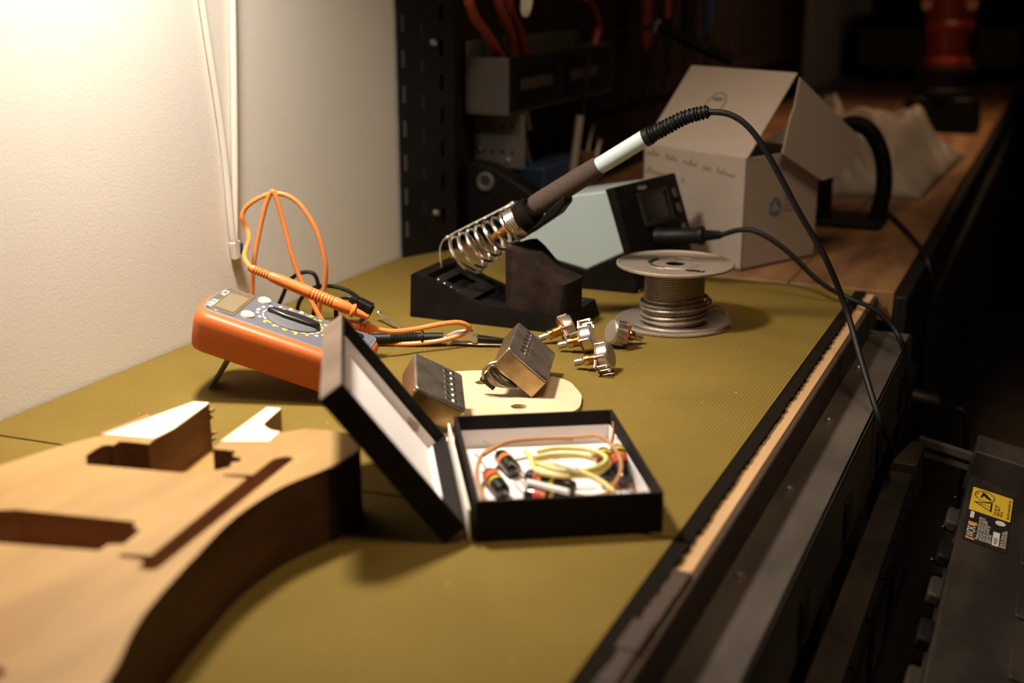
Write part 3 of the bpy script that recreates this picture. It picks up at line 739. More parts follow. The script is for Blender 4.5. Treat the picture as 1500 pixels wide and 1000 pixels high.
# coil holder, axis rising to the right
ca, cb = V((-.4965,1.030,.0525)), V((-.4375,1.030,.0925))
ad = (cb-ca).normalized()
ux = V((0,1,0)); uy = ad.cross(ux)
hel = []
tn = 6.6
tot = (cb-ca).length
for i in range(int(tn*22)+1):
    t = i/(tn*22); a = 2*PI*tn*t+1.2
    r_ = .0205-.0062*min(1,t/.85)
    hel.append(ca+ad*(tot*.86*t)+ux*r_*math.cos(a)+uy*r_*math.sin(a))
for i in range(22*4):
    t = i/88; a = 2*PI*4*t+1.2
    hel.append(ca+ad*(tot*(.865+.135*t))+ux*.0145*math.cos(a)+uy*.0145*math.sin(a))
B().tube(hel,.0015,8,1,False,False).out('coil','chrome',st,world=True)
upv = uy if uy.z > 0 else -uy
tp0, tp1 = ca+upv*.0225-ad*.004, cb+upv*.0170
B().tube([V((-.5215,1.034,.0385)),V((-.5225,1.034,.0560)),V((-.5180,1.033,.0655)),tp0,tp0+ad*.01,tp1-ad*.01,tp1,tp1+ad*.001-upv*.003],.0011,8,4).ball(tp0+upv*.0002,.0022).out('support_rod','chrome',st,world=True)
B().lathe([(.0125,0),(.0140,0),(.0150,.004),(.0150,.012),(.0125,.014)],axisM(cb-ad*.002,ad),28,True).out('collar','black_plastic',st,world=True)
sc_ = B()
Ms = basis(cb,ad,ux,upv)
sc_.prism([(0,-.0158),(.034,-.0150),(.047,-.0105),(.050,-.0035),(.030,-.0065),(.012,-.0120),(0,-.0125)],-.010,.010,Ms @ basis((0,0,0),(1,0,0),(0,0,1),(0,-1,0)))
sc_.out('rest_scoop','black_plastic',st,.002,world=True)

ir = thing('soldering_iron','soldering iron with brown foam grip and pale blue sleeve, resting in the coil stand','soldering iron',axisM(cb,ad))
ib = cb+ad*.010
he = V((-.3250,1.030,.1690)); hd = (he-ib); 
B().lathe([(0,-.040),(.0020,-.040),(.0038,-.030),(.0042,0),(.0042,.012),(0,.012)],axisM(cb,ad),20).out('heater_barrel','copper',ir,world=True)
B().lathe([(0,0),(.0090,0),(.0102,.003),(.0102,.012),(.0090,.0135),(0,.0135)],axisM(cb+ad*.004,ad),28).out('front_collar','black_plastic',ir,world=True)
g0 = V((-.4265,1.030,.1035)); g1 = V((-.3655,1.030,.1435)); gd = g1-g0
B().lathe([(0,0),(.0088,0),(.0098,.0015),(.0100,.01),(.0096,gd.length*.6),(.0090,gd.length-.001),(.0084,gd.length),(0,gd.length)],axisM(g0,gd),28).out('foam_grip','foam_grip',ir,world=True)
s1 = V((-.3235,1.030,.1705)); sd = s1-g1
B().lathe([(0,-.004),(.0074,-.004),(.0074,sd.length),(0,sd.length)],axisM(g1,sd),28).out('sleeve','pale_blue',ir,world=True)
# ribbed strain relief
rp = [s1-sd.normalized()*.002,V((-.3080,1.030,.1790)),V((-.2900,1.030,.1885)),V((-.2710,1.030,.1940))]
P = spline(rp,22)
def ribs(t):
    if t < .10: return .0078
    return (.0068-.0016*t)+(.0006 if math.sin(t*PI*36) > 0 else -.0007)
B().tube(P,ribs,18,1,False,False).out('strain_relief','rubber',ir,world=True)
B().tube([(-.2725,1.03,.1938),(-.2527,1.03,.1920),(-.2351,1.03,.1806),(-.2170,1.03,.1565),(-.1923,1.03,.1161),(-.1676,1.03,.0783),(-.1482,1.03,.0371),(-.1271,1.0,-.0017),(-.1072,.972,-.0355),(-.0990,1.0,-.0680),(-.1070,1.04,-.105),(-.1095,1.06,-.20),(-.1095,1.08,-.40)],.0026,12,8).out('cord','rubber',ir,world=True)

# ------------------------------------------------------------------ soldering station
sn = thing('soldering_station','pale blue-grey soldering station with sloping black display front, behind the stand','soldering station',MX.Translation((-.43,1.16,0)))
fdir = V((.0270,.1176,0)).normalized()         # along the front, away from the camera
def stp(x, z, y=1.16): return V((x,y,z))
dep = .1205
back = .105
side = [(-.4012,.1005),(-.3815,.0411),(-.4232,.0194),(-.4900,.0330),(-.5150,.0750),(-.5080,.0800)]
off = fdir*dep
b = B(); A_ = [b.bm.verts.new(stp(x,z)) for x,z in side]; C_ = [b.bm.verts.new(stp(x,z)+off) for x,z in side]
b.bm.faces.new(A_[::-1]); b.bm.faces.new(C_)
for i in range(len(side)): b.bm.faces.new((A_[i],A_[(i+1)%6],C_[(i+1)%6],C_[i]))
b.out('shell','station_shell',sn,.0018,world=True,smooth=False)
lower = [(-.3815,.0411),(-.3690,.0060),(-.3720,0),(-.5000,0),(-.5050,.0200),(-.4900,.0330),(-.4232,.0194)]
b = B(); A_ = [b.bm.verts.new(stp(x,z,1.1585)) for x,z in lower]; C_ = [b.bm.verts.new(stp(x,z,1.1615)+off) for x,z in lower]
b.bm.faces.new(A_[::-1]); b.bm.faces.new(C_)
for i in range(len(lower)): b.bm.faces.new((A_[i],A_[(i+1)%7],C_[(i+1)%7],C_[i]))
b.out('foot','black_plastic',sn,.0012,world=True,smooth=False)
# front panel frame: X along front (fdir), Y up the slope, Z outward
f0 = stp(-.3815,.0411); upd = (stp(-.4012,.1005)-f0); ph = upd.length; upd.normalize(); fo = fdir.cross(upd).normalized()
FM = basis(f0,fdir,upd,fo)
fp = B().bb((-.001,-.006,-.004),(dep+.001,ph+.002,.0060),FM).out('front_panel','black_plastic',sn,.0015,world=True)
fr = B().prism(rrect(.036,.018,.094,.053,.002),.0058,.0085,FM,holes=(rrect(.040,.023,.090,.049,.001),)).out('display_frame','dusty_plastic',fp,.0004,world=True,smooth=False)
B().prism(rrect(.040,.023,.090,.049,.001),.0058,.0064,FM).out('display','screen_dark',fp,world=True,smooth=False)
lz_ = FM @ MX.Translation((.050,.0575,.0064))
text('Weller',.0062,lz_,'maker_lettering','label_white',fp,world=True)
for yy in (.044,.028,.006):
    B().prism(rrect(.1045,yy-.005,.1105,yy+.005,.0015),.0058,.0085,FM).out('side_button','bin_grey',fp,.0004,world=True)
# cord plug in the front
ca_, cb_ = FM @ V((.050,.006,.0060)), V((-.2985,1.2060,.0563))
dd = cb_-ca_; h = dd.length
prof = [(0,0),(.0090,0),(.0092,.004),(.0080,.006),(.0080,h*.62),(.0095,h*.66),(.0095,h*.72)]
for i in range(5): prof += [(.0062-.0004*i,h*(.75+.05*i)),(.0048-.0003*i,h*(.775+.05*i))]
prof += [(.0030,h),(0,h)]
B().lathe(prof,axisM(ca_,dd),24).out('cord_plug','rubber',sn,world=True)
B().tube([cb_-dd.normalized()*.001,(-.2802,1.203,.0632),(-.2621,1.200,.0630),(-.2348,1.200,.0484),(-.2003,1.200,.0199),(-.1736,1.200,.0071),(-.1420,1.180,.0015),(-.1186,1.150,-.0110),(-.1094,1.150,-.0358),(-.1039,1.150,-.0810),(-.1036,1.150,-.1210),(-.104,1.15,-.26),(-.106,1.15,-.40)],.0026,12,8).out('cord','rubber',sn,world=True)

# ------------------------------------------------------------------ wire spool
ws = thing('wire_spool','metal spool of dull grey-brown wire standing near the mat edge','spool',MX.Translation((-.3060,1.0700,0)))
Rf = .0525; Ht = .0560
def flange(z, up):
    s_ = 1 if up else -1
    return [(.0085,z),(.0085,z+.0006*s_),(.020,z+.0006*s_),(.0215,z-.0008*s_),(.0230,z+.0006*s_),(Rf-.003,z+.0006*s_),(Rf-.0012,z+.0020*s_),(Rf,z+.0012*s_),(Rf,z-.0004*s_),(Rf-.0012,z-.0010*s_),(Rf-.003,z-.0002*s_),(.0085,z-.0002*s_)]
top = B().lathe(flange(Ht-.002,True),None,72,True).out('top_flange','spool_tin',ws)
B().lathe(flange(.0021,False),None,72,True).out('bottom_flange','spool_tin',ws)
for a0, a1, r0, r1, mm_ in ((150,195,.0215,.0245,'ink_black'),(55,110,.0215,.0240,'chrome'),(215,262,.0215,.0250,'chrome'),(20,50,.0225,.0245,'zinc')):
    pl = [(r0*math.cos(math.radians(a)),r0*math.sin(math.radians(a))) for a in range(a0,a1+1,5)]+[(r1*math.cos(math.radians(a)),r1*math.sin(math.radians(a))) for a in range(a1,a0-1,-5)]
    B().prism(pl,Ht-.0016,Ht-.0006).out('embossed_slot',mm_,top,smooth=False)
tg = B()
for i in range(7):
    x = .018+i*.0024; tg.bb((x,-.024+random.uniform(-.001,.001),Ht-.0014),(x+.0016,-.0185+random.uniform(-.0015,.0015),Ht-.0008))
tg.xf(MX.Rotation(math.radians(-4),4,'Z')).out('stamped_mark','ink_black',top,smooth=False)
B().lathe([(.0080,.001),(.0085,.001),(.0085,Ht-.002),(.0080,Ht-.002)],None,36,True).out('hub','dark_metal',ws)
wd = []
r0 = .0265
prof = [(r0-.010,.0028)]
nl = 24
for i in range(nl):
    z = .0030+i*(Ht-.0055)/nl; s_ = (Ht-.0055)/nl
    rr = r0+(.0018 if i < 8 else 0)
    prof += [(rr-.0006,z),(rr+.0004,z+s_*.3),(rr+.0004,z+s_*.7),(rr-.0006,z+s_)]
prof += [(r0-.010,Ht-.0026)]
B().lathe(prof,None,72,True).out('wound_wire','solder_wire',ws)
lw2 = B()
pts = []
for i in range(6*30):
    a = 2*PI*i/30; k = i/30
    rr = .0295+.0022*math.sin(k*1.9)+.0016*math.cos(a*1.0+.6)
    pts.append((rr*math.cos(a),rr*math.sin(a),.0050+.0035*k+.0016*math.sin(a+1)))
lw2.tube(pts,.00125,8,1,False,False)
lw2.tube([(-.0330*math.cos(t),.0330*math.sin(t),.0235+.0025*math.cos(t*1.)) for t in [j*.28 for j in range(12)]],.0011,8,3)
lw2.tube([(.028,-.006,.010),(.036,.004,.018),(.044,.012,.012),(.0505,.006,.0055),(.0515,-.010,.0050),(.0440,-.026,.0050),(.0300,-.040,.0052),(.010,-.047,.0050),(-.012,-.044,.0050),(-.028,-.034,.0050)],.0010,8,8)
lw2.out('loose_turns','solder_wire',ws)

# ------------------------------------------------------------------ white carton
A0 = V((-.2998,1.2996,0)); cu_, cv_ = V((.4636,.8861,0)), V((-.8861,.4636,0))
CM = basis(A0,cu_,cv_,(0,0,1))     # X: away along the right face, Y: along the left face, Z up  (left-handed check below)
def C(x,y,z): return A0+cu_*x+cv_*y+V((0,0,z))
ct = thing('carton','white cardboard carton with open lid, handwriting and a green recycling mark','carton',MX.Translation(A0))
def panel(b, pts, th, nrm):
    nrm = V(nrm).normalized()*th
    a = [b.bm.verts.new(p) for p in pts]; c = [b.bm.verts.new(V(p)+nrm) for p in pts]
    n = len(pts); b.bm.faces.new(a); b.bm.faces.new(c[::-1])
    for i in range(n): b.bm.faces.new((a[i],a[(i+1)%n],c[(i+1)%n],c[i]))
    return b
cw, cl, chh, tt = .122,.151,.1200,.0022
b = B()
panel(b,[C(0,0,.001),C(0,cl,.001),C(0,cl,chh),C(0,0,chh)],tt,cu_)
b.out('left_face','card_white',ct,.0006,world=True)
b = B(); panel(b,[C(0,0,.001),C(cw,0,.001),C(cw,0,chh),C(0,0,chh)],tt,cv_)
b.out('right_face','card_white',ct,.0006,world=True)
b = B(); panel(b,[C(cw,0,.001),C(cw,cl,.001),C(cw,cl,chh),C(cw,0,chh)],tt,-cu_); panel(b,[C(0,cl,.001),C(cw,cl,.001),C(cw,cl,chh),C(0,cl,chh)],tt,-cv_); panel(b,[C(0,0,.0005),C(cw,0,.0005),C(cw,cl,.0005),C(0,cl,.0005)],tt,(0,0,1))
b.out('rear_walls','card_inside',ct,world=True,smooth=False)
rx, rz = .0729,.2039
ln = (V((0,0,1))*rx-cu_*(rz-chh)).normalized()
lid_ = B(); panel(lid_,[C(0,-.0008,chh),C(0,cl,chh),C(rx,cl,rz),C(rx,-.0008,rz)],.0022,-ln)
lid_ = lid_.out('lid_flap','card_white',ct,.0006,world=True)
ear = sm2([(.0718,.1990),(.1100,.1740),(.1450,.1510),(.1760,.1310),(.1835,.1200),(.1700,.1030),(.1440,.0905),(.1180,.0868)],3)+[(.1150,.0870),(.0470,.1215),(.0500,.1300),(.0585,.1590),(.0640,.1680)]
b = B(); panel(b,[C(x,-.0045-.010*max(0,(.2-z)/.1)*.3,z) for x,z in ear],.0016,-cv_)
b.out('side_ear','card_white',ct,world=True,smooth=False)
# marks: lid stamp, handwriting, recycling sign
Ml = basis(C(0,0,chh),-cv_,(cu_*rx+V((0,0,rz-chh))).normalized(),ln)
sm_ = B()
sm_.torus(Ml @ MX.Translation((-.083,.062,.0003)) @ MX.Diagonal((1,1.2,.3,1)),.0125,.0006,32,6)
sm_.out('round_stamp','ink_grey',lid_,world=True)
sm_ = B(); sm_.prism(rrect(-.0905,.0665,-.0765,.0705,.0015),.0001,.0004,Ml); sm_.out('stamp_bar','ink_grey',lid_,world=True,smooth=False)
Mf = basis(C(0,0,0),-cv_,(0,0,1),-cu_)
hw = B(); random.seed(11)
def scribble(x0, x1, z0, z1, amp):
    n = max(6,int((x1-x0)/.0021)); pts = []
    for i in range(n+1):
        t = i/n; tall = amp*(1.9 if random.random() < .18 else random.uniform(.5,1.))
        pts.append(Mf @ V((x0+(x1-x0)*t, z0+(z1-z0)*t+(tall if i%2 else -amp*.35), .0003)))
    hw.tube(pts,.00055,6,4)
for x0, x1, z0, z1 in ((-.146,-.126,.1105,.1095),(-.115,-.098,.1080,.1070),(-.089,-.068,.1060,.1045),(-.060,-.048,.1030,.1022),(-.040,-.014,.1015,.0985)): scribble(x0,x1,z0,z1,.0028)
for x0, x1, z0, z1 in ((-.146,-.117,.0905,.0880),(-.105,-.099,.0870,.0865),(-.090,-.087,.0860,.0860)): scribble(x0,x1,z0,z1,.0032)
hw.out('handwriting','ink_brown',ct,world=True)
Mr = basis(C(0,0,0),cu_,(0,0,1),-cv_)
rc = B()
cx_, cz_ = .050,.0640
for k in range(3):
    M = Mr @ MX.Translation((cx_,cz_,.0003)) @ MX.Rotation(2*PI*k/3,4,'Z') @ MX.Scale(1.25,4)
    rc.prism([(-.0062,.0035),(-.0030,.0082),(.0030,.0082),(.0052,.0046),(.0070,.0056),(.0058,.0006),(.0012,.0020),(.0028,.0032),(.0012,.0052),(-.0012,.0052),(-.0038,.0020)],0,.0003,M)
rc.out('recycling_mark','recycle_teal',ct,world=True,smooth=False)
for i, s_ in enumerate(('Please','recycle','this box')):
    text(s_,.0058,Mr @ MX.Translation((.0650,.0705-i*.0062,.0004)),'small_print','ink_grey',ct,'LEFT',world=True)

# ------------------------------------------------------------------ power tool behind the carton
jg = thing('power_tool','black power tool with D-shaped handle, lying behind the white carton','power tool',MX.Translation((-.23,1.64,0)))
B().prism(rrect(-.315,1.585,-.195,1.665,.012),0,.008).out('base_plate','black_steel',jg,.001,world=True)
B().tube([(-.272,1.625,.008),(-.274,1.63,.05),(-.270,1.635,.098),(-.250,1.64,.122),(-.225,1.64,.116),(-.207,1.64,.085),(-.201,1.635,.045),(-.206,1.63,.008)],.0105,14,8).out('handle','black_plastic',jg,world=True)
B().prism(rrect(-.365,1.590,-.268,1.660,.012),.008,.085).out('motor_housing','black_plastic',jg,.006,world=True)
B().tube([(-.205,1.65,.012),(-.209,1.700,.012),(-.195,1.68,.004),(-.1610,1.57,.004),(-.1330,1.47,.003),(-.1240,1.44,-.002),(-.1140,1.435,-.034),(-.1160,1.435,-.060),(-.112,1.43,-.20)],.0028,10,8).out('cord','rubber',jg,world=True)

# ------------------------------------------------------------------ crumpled bag
bg = B(); nx, ny = 80,60
random.seed(3)
grid = []
for j in range(ny):
    row = []
    for i in range(nx):
        u, v = i/(nx-1), j/(ny-1)
        x = -.480+.315*u+.02*(v-.5); y = 1.80+.52*v+.05*u
        env = (min(u,1-u)*3.2); env = min(1,env)*min(1,min(v,1-v)*4.5)
        env = max(0,env)**.6
        p = V((x*9,y*6,1.3))
        q = V((x*13+3*noise.noise(V((x*5,y*4,9))), y*5.5, 2.1))
        rid = 1-2.4*abs(noise.noise(q))
        fin = .5-1.6*abs(noise.noise(q*2.3+V((4,1,0))))
        peak = .042*math.exp(-((u-.80)**2/.006+(v-.70)**2/.10))+.030*math.exp(-((u-.36)**2/.02+(v-.72)**2/.06))
        z = .0008+env*(.046+.030*rid+.014*fin+peak)
        row.append(bg.bm.verts.new((x+.012*noise.noise(p*2.3+V((5,0,0)))*env,y+.02*noise.noise(p*2.1+V((0,7,0)))*env,max(.0008,z))))
    grid.append(row)
for j in range(ny-1):
    for i in range(nx-1): bg.bm.faces.new((grid[j][i],grid[j][i+1],grid[j+1][i+1],grid[j+1][i]))
o = bg.out('crumpled_bag','bag_plastic',angle=70)
sd_ = o.modifiers.new('thick','SOLIDIFY'); sd_.thickness = .0006; sd_.offset = 1
tag(o,'crumpled white plastic bag lying on the far bench behind the power tool','bag')

# ------------------------------------------------------------------ red jack on the far bench
rj = thing('bottle_jack','dark red upright jack with black collar, standing on the far bench','jack',MX.Translation((-.235,2.74,0)))
B().prism(rrect(-.068,-.055,.068,.055,.02),0,.070,taper=1.12).out('base','black_plastic',rj,.006)
B().lathe([(0,.070),(.060,.070),(.060,.084),(.052,.090),(.052,.112),(.060,.116),(.060,.128),(0,.128)],None,36).out('collar','black_steel',rj)
B().lathe([(0,.128),(.050,.128),(.050,.142),(.041,.147),(.041,.198),(.050,.202),(.050,.214),(.046,.219),(.056,.262),(.060,.320),(.052,.345),(0,.345)],None,36).out('barrel','red_enamel',rj)
for s_ in (-1,1):
    B().cyl((s_*.042,-.052,.248),(s_*.042,-.042,.248),.010,n=16).out('bolt_head','wood_handle',rj)

# ------------------------------------------------------------------ cases at the far end
def case(x0,x1,z1,y,label,h0=0.):
    t = thing('storage_case',label,'case',MX.Translation(((x0+x1)/2,y,h0)),'dark cases at the end of the far bench')
    w = (x1-x0)/2
    B().bb((-w,-.06,0),(w,.14,z1)).out('body','black_plastic',t,.012)
    B().bb((-w*.82,-.066,z1*.22),(w*.82,-.058,z1*.80)).out('front_panel','case_grey',t,.004)
    B().tube([(-.05,-.062,z1*.88),(-.05,-.085,z1*.90),(.05,-.085,z1*.90),(.05,-.062,z1*.88)],.006,8,4).out('handle','black_plastic',t)
case(-.64,-.33,.19,4.12,'dark grey storage case at the end of the far bench, left of the red jack')
case(-.28,-.138,.20,4.12,'dark grey storage case at the far bench end, right of the red jack')

# ------------------------------------------------------------------ slotted upright by the wall end
su = thing('slotted_upright','black steel upright with columns of slots, at the end of the white wall','upright',MX.Translation((-.645,1.25,0)))
dv = V((.414,.910,0)).normalized(); nv = V((dv.y,-dv.x,0))
UM = basis((-.6610,1.2150,0),dv,(0,0,1),nv)
b = B(); ue = [0,.0045,.0105,.030,.036,.056,.0625,.078]; H_ = .62
for i in range(7):
    x0, x1 = ue[i], ue[i+1]
    if i in (1,3,5):
        z = 0
        o_ = {1:.010,3:.0,5:.020}[i]
        ys = [0]
        k = 0
        while .012+o_+k*.037+.018 < H_:
            z0 = .012+o_+k*.037
            b.bb((x0,ys[-1],-.001),(x1,z0,.001),UM); ys.append(z0+.018); k += 1
        b.bb((x0,ys[-1],-.001),(x1,H_,.001),UM)
    else: b.bb((x0,0,-.001),(x1,H_,.001),UM)
b.out('slotted_face','black_steel',su,world=True,smooth=False)
B().bb((.0765,0,-.022),(.078,H_,.001),UM).out('return_flange','black_steel',su,world=True,smooth=False)
for z in (.045,.232,.31):
    B().lathe([(0,.004),(.003,.0035),(.004,.0015),(.004,0)],UM @ MX.Translation((.047,z,.001)),14).out('bolt_head','zinc',su,world=True)

# ------------------------------------------------------------------ tool wall behind
tb_ = thing('tool_board','dark brown tool board hanging on the wall behind the carton','board',MX.Translation((-.66,2.0,0)))
B().bb((-.6665,1.315,.001),(-.648,3.4,.62)).out('board','tool_board_wood',tb_,.002,world=True)
for z in (.12,.30,.48):
    B().bb((-.648,1.40,z-.012),(-.640,3.3,z+.012)).out('batten','tool_board_wood',tb_,.001,world=True)
tn_ = thing('tool_bin','grey metal tool bin with two label holders, mounted on the tool board','bin',MX.Translation((-.615,1.5,.145)))
b = B()
b.bb((-.640,1.336,.148),(-.585,1.700,.151)); b.bb((-.640,1.336,.151),(-.585,1.339,.2125)); b.bb((-.640,1.697,.151),(-.585,1.700,.2125)); b.bb((-.640,1.339,.151),(-.637,1.697,.230))
b.out('body','bin_grey',tn_,.001,world=True)
B().bb((-.588,1.339,.151),(-.5845,1.697,.2125)).out('front','black_steel',tn_,.001,world=True)
for y0 in (1.352,1.515):
    fr_ = B().bb((-.5850,y0,.160),(-.5825,y0+.130,.200)).out('label_holder','black_plastic',tn_,.0008,world=True)
    B().bb((-.5826,y0+.014,.1745),(-.5818,y0+.112,.1875)).out('label_card','bin_grey',fr_,world=True)
pp = thing('perforated_bracket','grey perforated bracket plate below the tool bin','bracket',MX.Translation((-.64,1.375,.08)))
b = B(); hs = [circle(.012+.0125*i,.018+.030*k,.0022,12) for i in range(4) for k in range(2)]
b.prism([(0,0),(.066,0),(.066,.064),(0,.064)],0,.0015,basis((-.673+.028,1.372,.083),(1,0,0),(0,0,1),(0,-1,0)),holes=hs)
b.out('plate','bin_grey',pp,world=True,smooth=False)
for x, z in ((-.638,.103),(-.601,.092)):
    B().lathe([(0,.003),(.0025,.0025),(.0036,0)],axisM((x,1.3705,z),(0,-1,0)),14).out('rivet','chrome',pp,world=True)
def pliers(pts1, pts2, label, m='pliers_orange'):
    t = thing('pliers',label,'pliers',MX.Translation(V(pts1[-1])),'orange handled pliers in the tool bin')
    for p in (pts1,pts2): B().tube(p,.0058,12,6).out('handle',m,t,world=True)
    e1 = V(pts1[-1]); e2 = V(pts2[-1]); mid_ = (e1+e2)/2
    B().tube([e1,mid_+V((0,0,-.02)),mid_+V((0,0,-.045))],.005,8,4).out('jaw','dark_metal',t,world=True)
    B().tube([e2,mid_+V((.004,0,-.02)),mid_+V((.004,0,-.045))],.005,8,4).out('jaw','dark_metal',t,world=True)
pliers([(-.610,1.285,.275),(-.610,1.300,.258),(-.610,1.335,.236),(-.610,1.374,.208)],[(-.600,1.335,.290),(-.600,1.345,.268),(-.604,1.385,.238),(-.606,1.400,.208)],'orange handled pliers at the left end of the tool bin')
pliers([(-.612,1.395,.285),(-.612,1.402,.262),(-.612,1.428,.240),(-.612,1.450,.208)],[(-.605,1.640,.275),(-.605,1.668,.258),(-.605,1.690,.235),(-.607,1.680,.208)],'dark red handled pliers standing further back in the tool bin','tool_red')
# white cord loop hanging in front of the bin
o = B().tube([(-.560,1.34,.330),(-.562,1.342,.280),(-.567,1.345,.262),(-.572,1.35,.266),(-.571,1.352,.290),(-.565,1.355,.330)],.0042,10,8).out('cord_loop','white_cable')
tag(o,'white cord loop hanging above the tool bin','cord')
# long bright hanging rod
hr = thing('screwdriver','long thin screwdriver with bright blade hanging below the tool bin','screwdriver',MX.Translation((-.62,1.60,.04)))
B().tube([(-.577,1.548,.128),(-.587,1.548,.045)],.0052,10,4).out('blade','bright_steel',hr,world=True)
B().tube([(-.572,1.565,.205),(-.574,1.552,.130)],.0028,10,4).out('shank','dark_metal',hr,world=True)
def key(a, b_, label, r=.0030, head=.0048):
    t = thing('hex_key',label,'hex key',MX.Translation(V(b_)),'ball headed keys hanging on the tool board')
    B().tube([a,((a[0]+b_[0])/2,(a[1]+b_[1])/2,(a[2]+b_[2])/2),b_],r,8,3).out('rod','bright_steel',t,world=True)
    B().cyl((-.6478,a[1],a[2]),a,.0022,n=10).out('peg','dark_metal',t,world=True)
    B().ball(a,head).out('ball_head','bright_steel',t,world=True)
key((-.62,1.4688,.1437),(-.622,1.4865,.115),'upper short bright key hanging below the left end of the bin')
key((-.62,1.4647,.1035),(-.622,1.4873,.0715),'lower ball headed key beside the blue holder')
key((-.62,1.7453,.0698),(-.622,1.7319,.040),'ball headed key above the pale sleeve of the soldering iron')
key((-.62,1.7149,.0956),(-.622,1.700,.060),'dull key hanging further right below the bin',.0022,.0036)
bh = thing('tool_holder','dark blue tool holder on the bench against the tool board','holder',MX.Translation((-.60,1.52,0)))
B().bb((-.640,1.46,.0),(-.590,1.60,.072)).out('block','blue_plastic',bh,.004,world=True)
B().bb((-.636,1.61,.0),(-.600,1.68,.066)).out('wood_insert','wood_handle',bh,.004,world=True)
kb = thing('tool_block','black block with a ringed round hole, behind the coil stand','block',MX.Translation((-.585,1.37,0)))
kp = [(-.655,0),(-.520,0),(-.520,.040),(-.556,.0637),(-.600,.088),(-.632,.094),(-.655,.080)]
b = B(); b.prism(kp,0,.032,basis((0,1.362,0),(1,0,0),(0,0,1),(0,-1,0)) @ MX.Translation((0,0,-.0))); b.out('body','black_plastic',kb,.003,world=True)
B().torus(axisM((-.6115,1.3295,.0720),(0,-1,.12)),.0085,.0032,28,8).out('hole_ring','bin_grey',kb,world=True)
B().lathe([(0,.0005),(.0075,.0005),(.0075,-.004),(0,-.004)],axisM((-.6115,1.3295,.0720),(0,-1,.12)),24).out('hole','ink_black',kb,world=True)
fb = thing('file','black bar-like tool with red grip leaning on the tool board above the carton','tool',MX.Translation((-.43,1.75,.19)))
B().tube([(-.535,1.75,.2340),(-.480,1.74,.211),(-.430,1.75,.1900)],.0085,12,4).out('bar','black_plastic',fb,world=True)
B().lathe([(0,0),(.0088,0),(.0100,.002),(.0088,.004),(0,.004)],axisM((-.5375,1.75,.2350),(-.8,0,.35)),20).out('end_ring','zinc',fb,world=True)
B().tube([(-.6478,1.75,.2200),(-.60,1.75,.2260),(-.5385,1.75,.2345)],.004,8,3).out('wall_peg','dark_metal',fb,world=True)
B().cyl((-.5240,1.75,.2460),(-.5250,1.75,.290),.0050,n=14).out('grip','tool_red',fb,world=True)
# dark hanging tools above the bin
for i, (y, z0, z1, m_) in enumerate(((1.86,.20,.34,'black_plastic'),(1.97,.19,.33,'tool_red'),(2.08,.21,.35,'black_plastic'),(2.20,.18,.33,'dark_metal'),(2.34,.20,.34,'blue_plastic'))):
    t = thing('hand_tool',('black handled tool hanging just right of the bin','red handled tool hanging behind the bin','black handled tool hanging in the middle of the board','grey steel tool hanging over the carton','blue handled tool hanging furthest along the board')[i],'tool',MX.Translation((-.62,y,z0)),'tools hanging along the board')
    B().lathe([(0,0),(.006,.002),(.010,.02),(.008,.06),(.011,.09),(.009,z1-z0),(0,z1-z0)],MX.Translation((-.625,y,z0)),16).out('handle',m_,t,world=True)
    B().cyl((-.625,y,z0),(-.625,y,z0-.09),.0035,n=10).out('shank','dark_metal',t,world=True)
    B().cyl((-.6478,y,z1-.02),(-.626,y,z1-.02),.004,n=10).out('peg','dark_metal',t,world=True)

# ------------------------------------------------------------------ white cables on the wall
wc = thing('wall_cable','pair of white cables running down the wall to a plug behind the meter','cable',MX.Translation((-.66,.91,.07)))
B().tube([(-.6630,.8700,.400),(-.6630,.8850,.2822),(-.6630,.9012,.1689),(-.6628,.9060,.0900),(-.6628,.9075,.0745)],.0030,10,6).out('cable','white_cable',wc,world=True)
B().tube([(-.6628,.9350,.400),(-.6628,.9276,.2816),(-.6628,.9185,.1670),(-.6628,.9110,.0900),(-.6628,.9092,.0745)],.0030,10,6).out('cable','white_cable',wc,world=True)
B().prism(rrect(-.0050,-.0030,.0050,.0030,.0015),0,.016,axisM((-.6630,.9090,.076),(0,.15,-1))).out('plug','white_cable',wc,.0008,world=True)
B().bb((-.6650,.9125,.0640),(-.6590,.9165,.0740)).out('clip','blue_plastic',wc,.001,world=True)

# ------------------------------------------------------------------ power plug under the bench
ppg = thing('power_plug','black ribbed power plug in a socket box under the bench edge','plug',MX.Translation((-.10,1.25,-.12)))
B().bb((-.1235,1.245,-.150),(-.1120,1.31,-.080)).out('socket_box','black_steel',ppg,.003,world=True)
a_, b_ = V((-.1120,1.275,-.1090)), V((-.0695,1.275,-.1150)); d_ = b_-a_; h = d_.length
prof = [(0,0),(.0105,0),(.0105,h*.5),(.0085,h*.58)]
for i in range(4): prof += [(.0085,h*(.60+.1*i)),(.0058,h*(.65+.1*i))]
prof += [(.004,h),(0,h)]
B().lathe(prof,axisM(a_,d_),22).out('plug_body','rubber',ppg,world=True)
B().tube([b_,(-.0610,1.275,-.119),(-.0570,1.275,-.138),(-.0560,1.275,-.175),(-.06,1.275,-.32)],.0030,10,6).out('cord','rubber',ppg,world=True)
o = B().tube([(-.1600,1.205,-.046),(-.1490,1.200,-.0240),(-.1357,1.200,-.0327),(-.1193,1.200,-.0415),(-.1150,1.20,-.06)],.0009,8,6).out('thin_wire','green_wire')
tag(o,'thin green wire crossing the dark gap at the bench edge','wire')

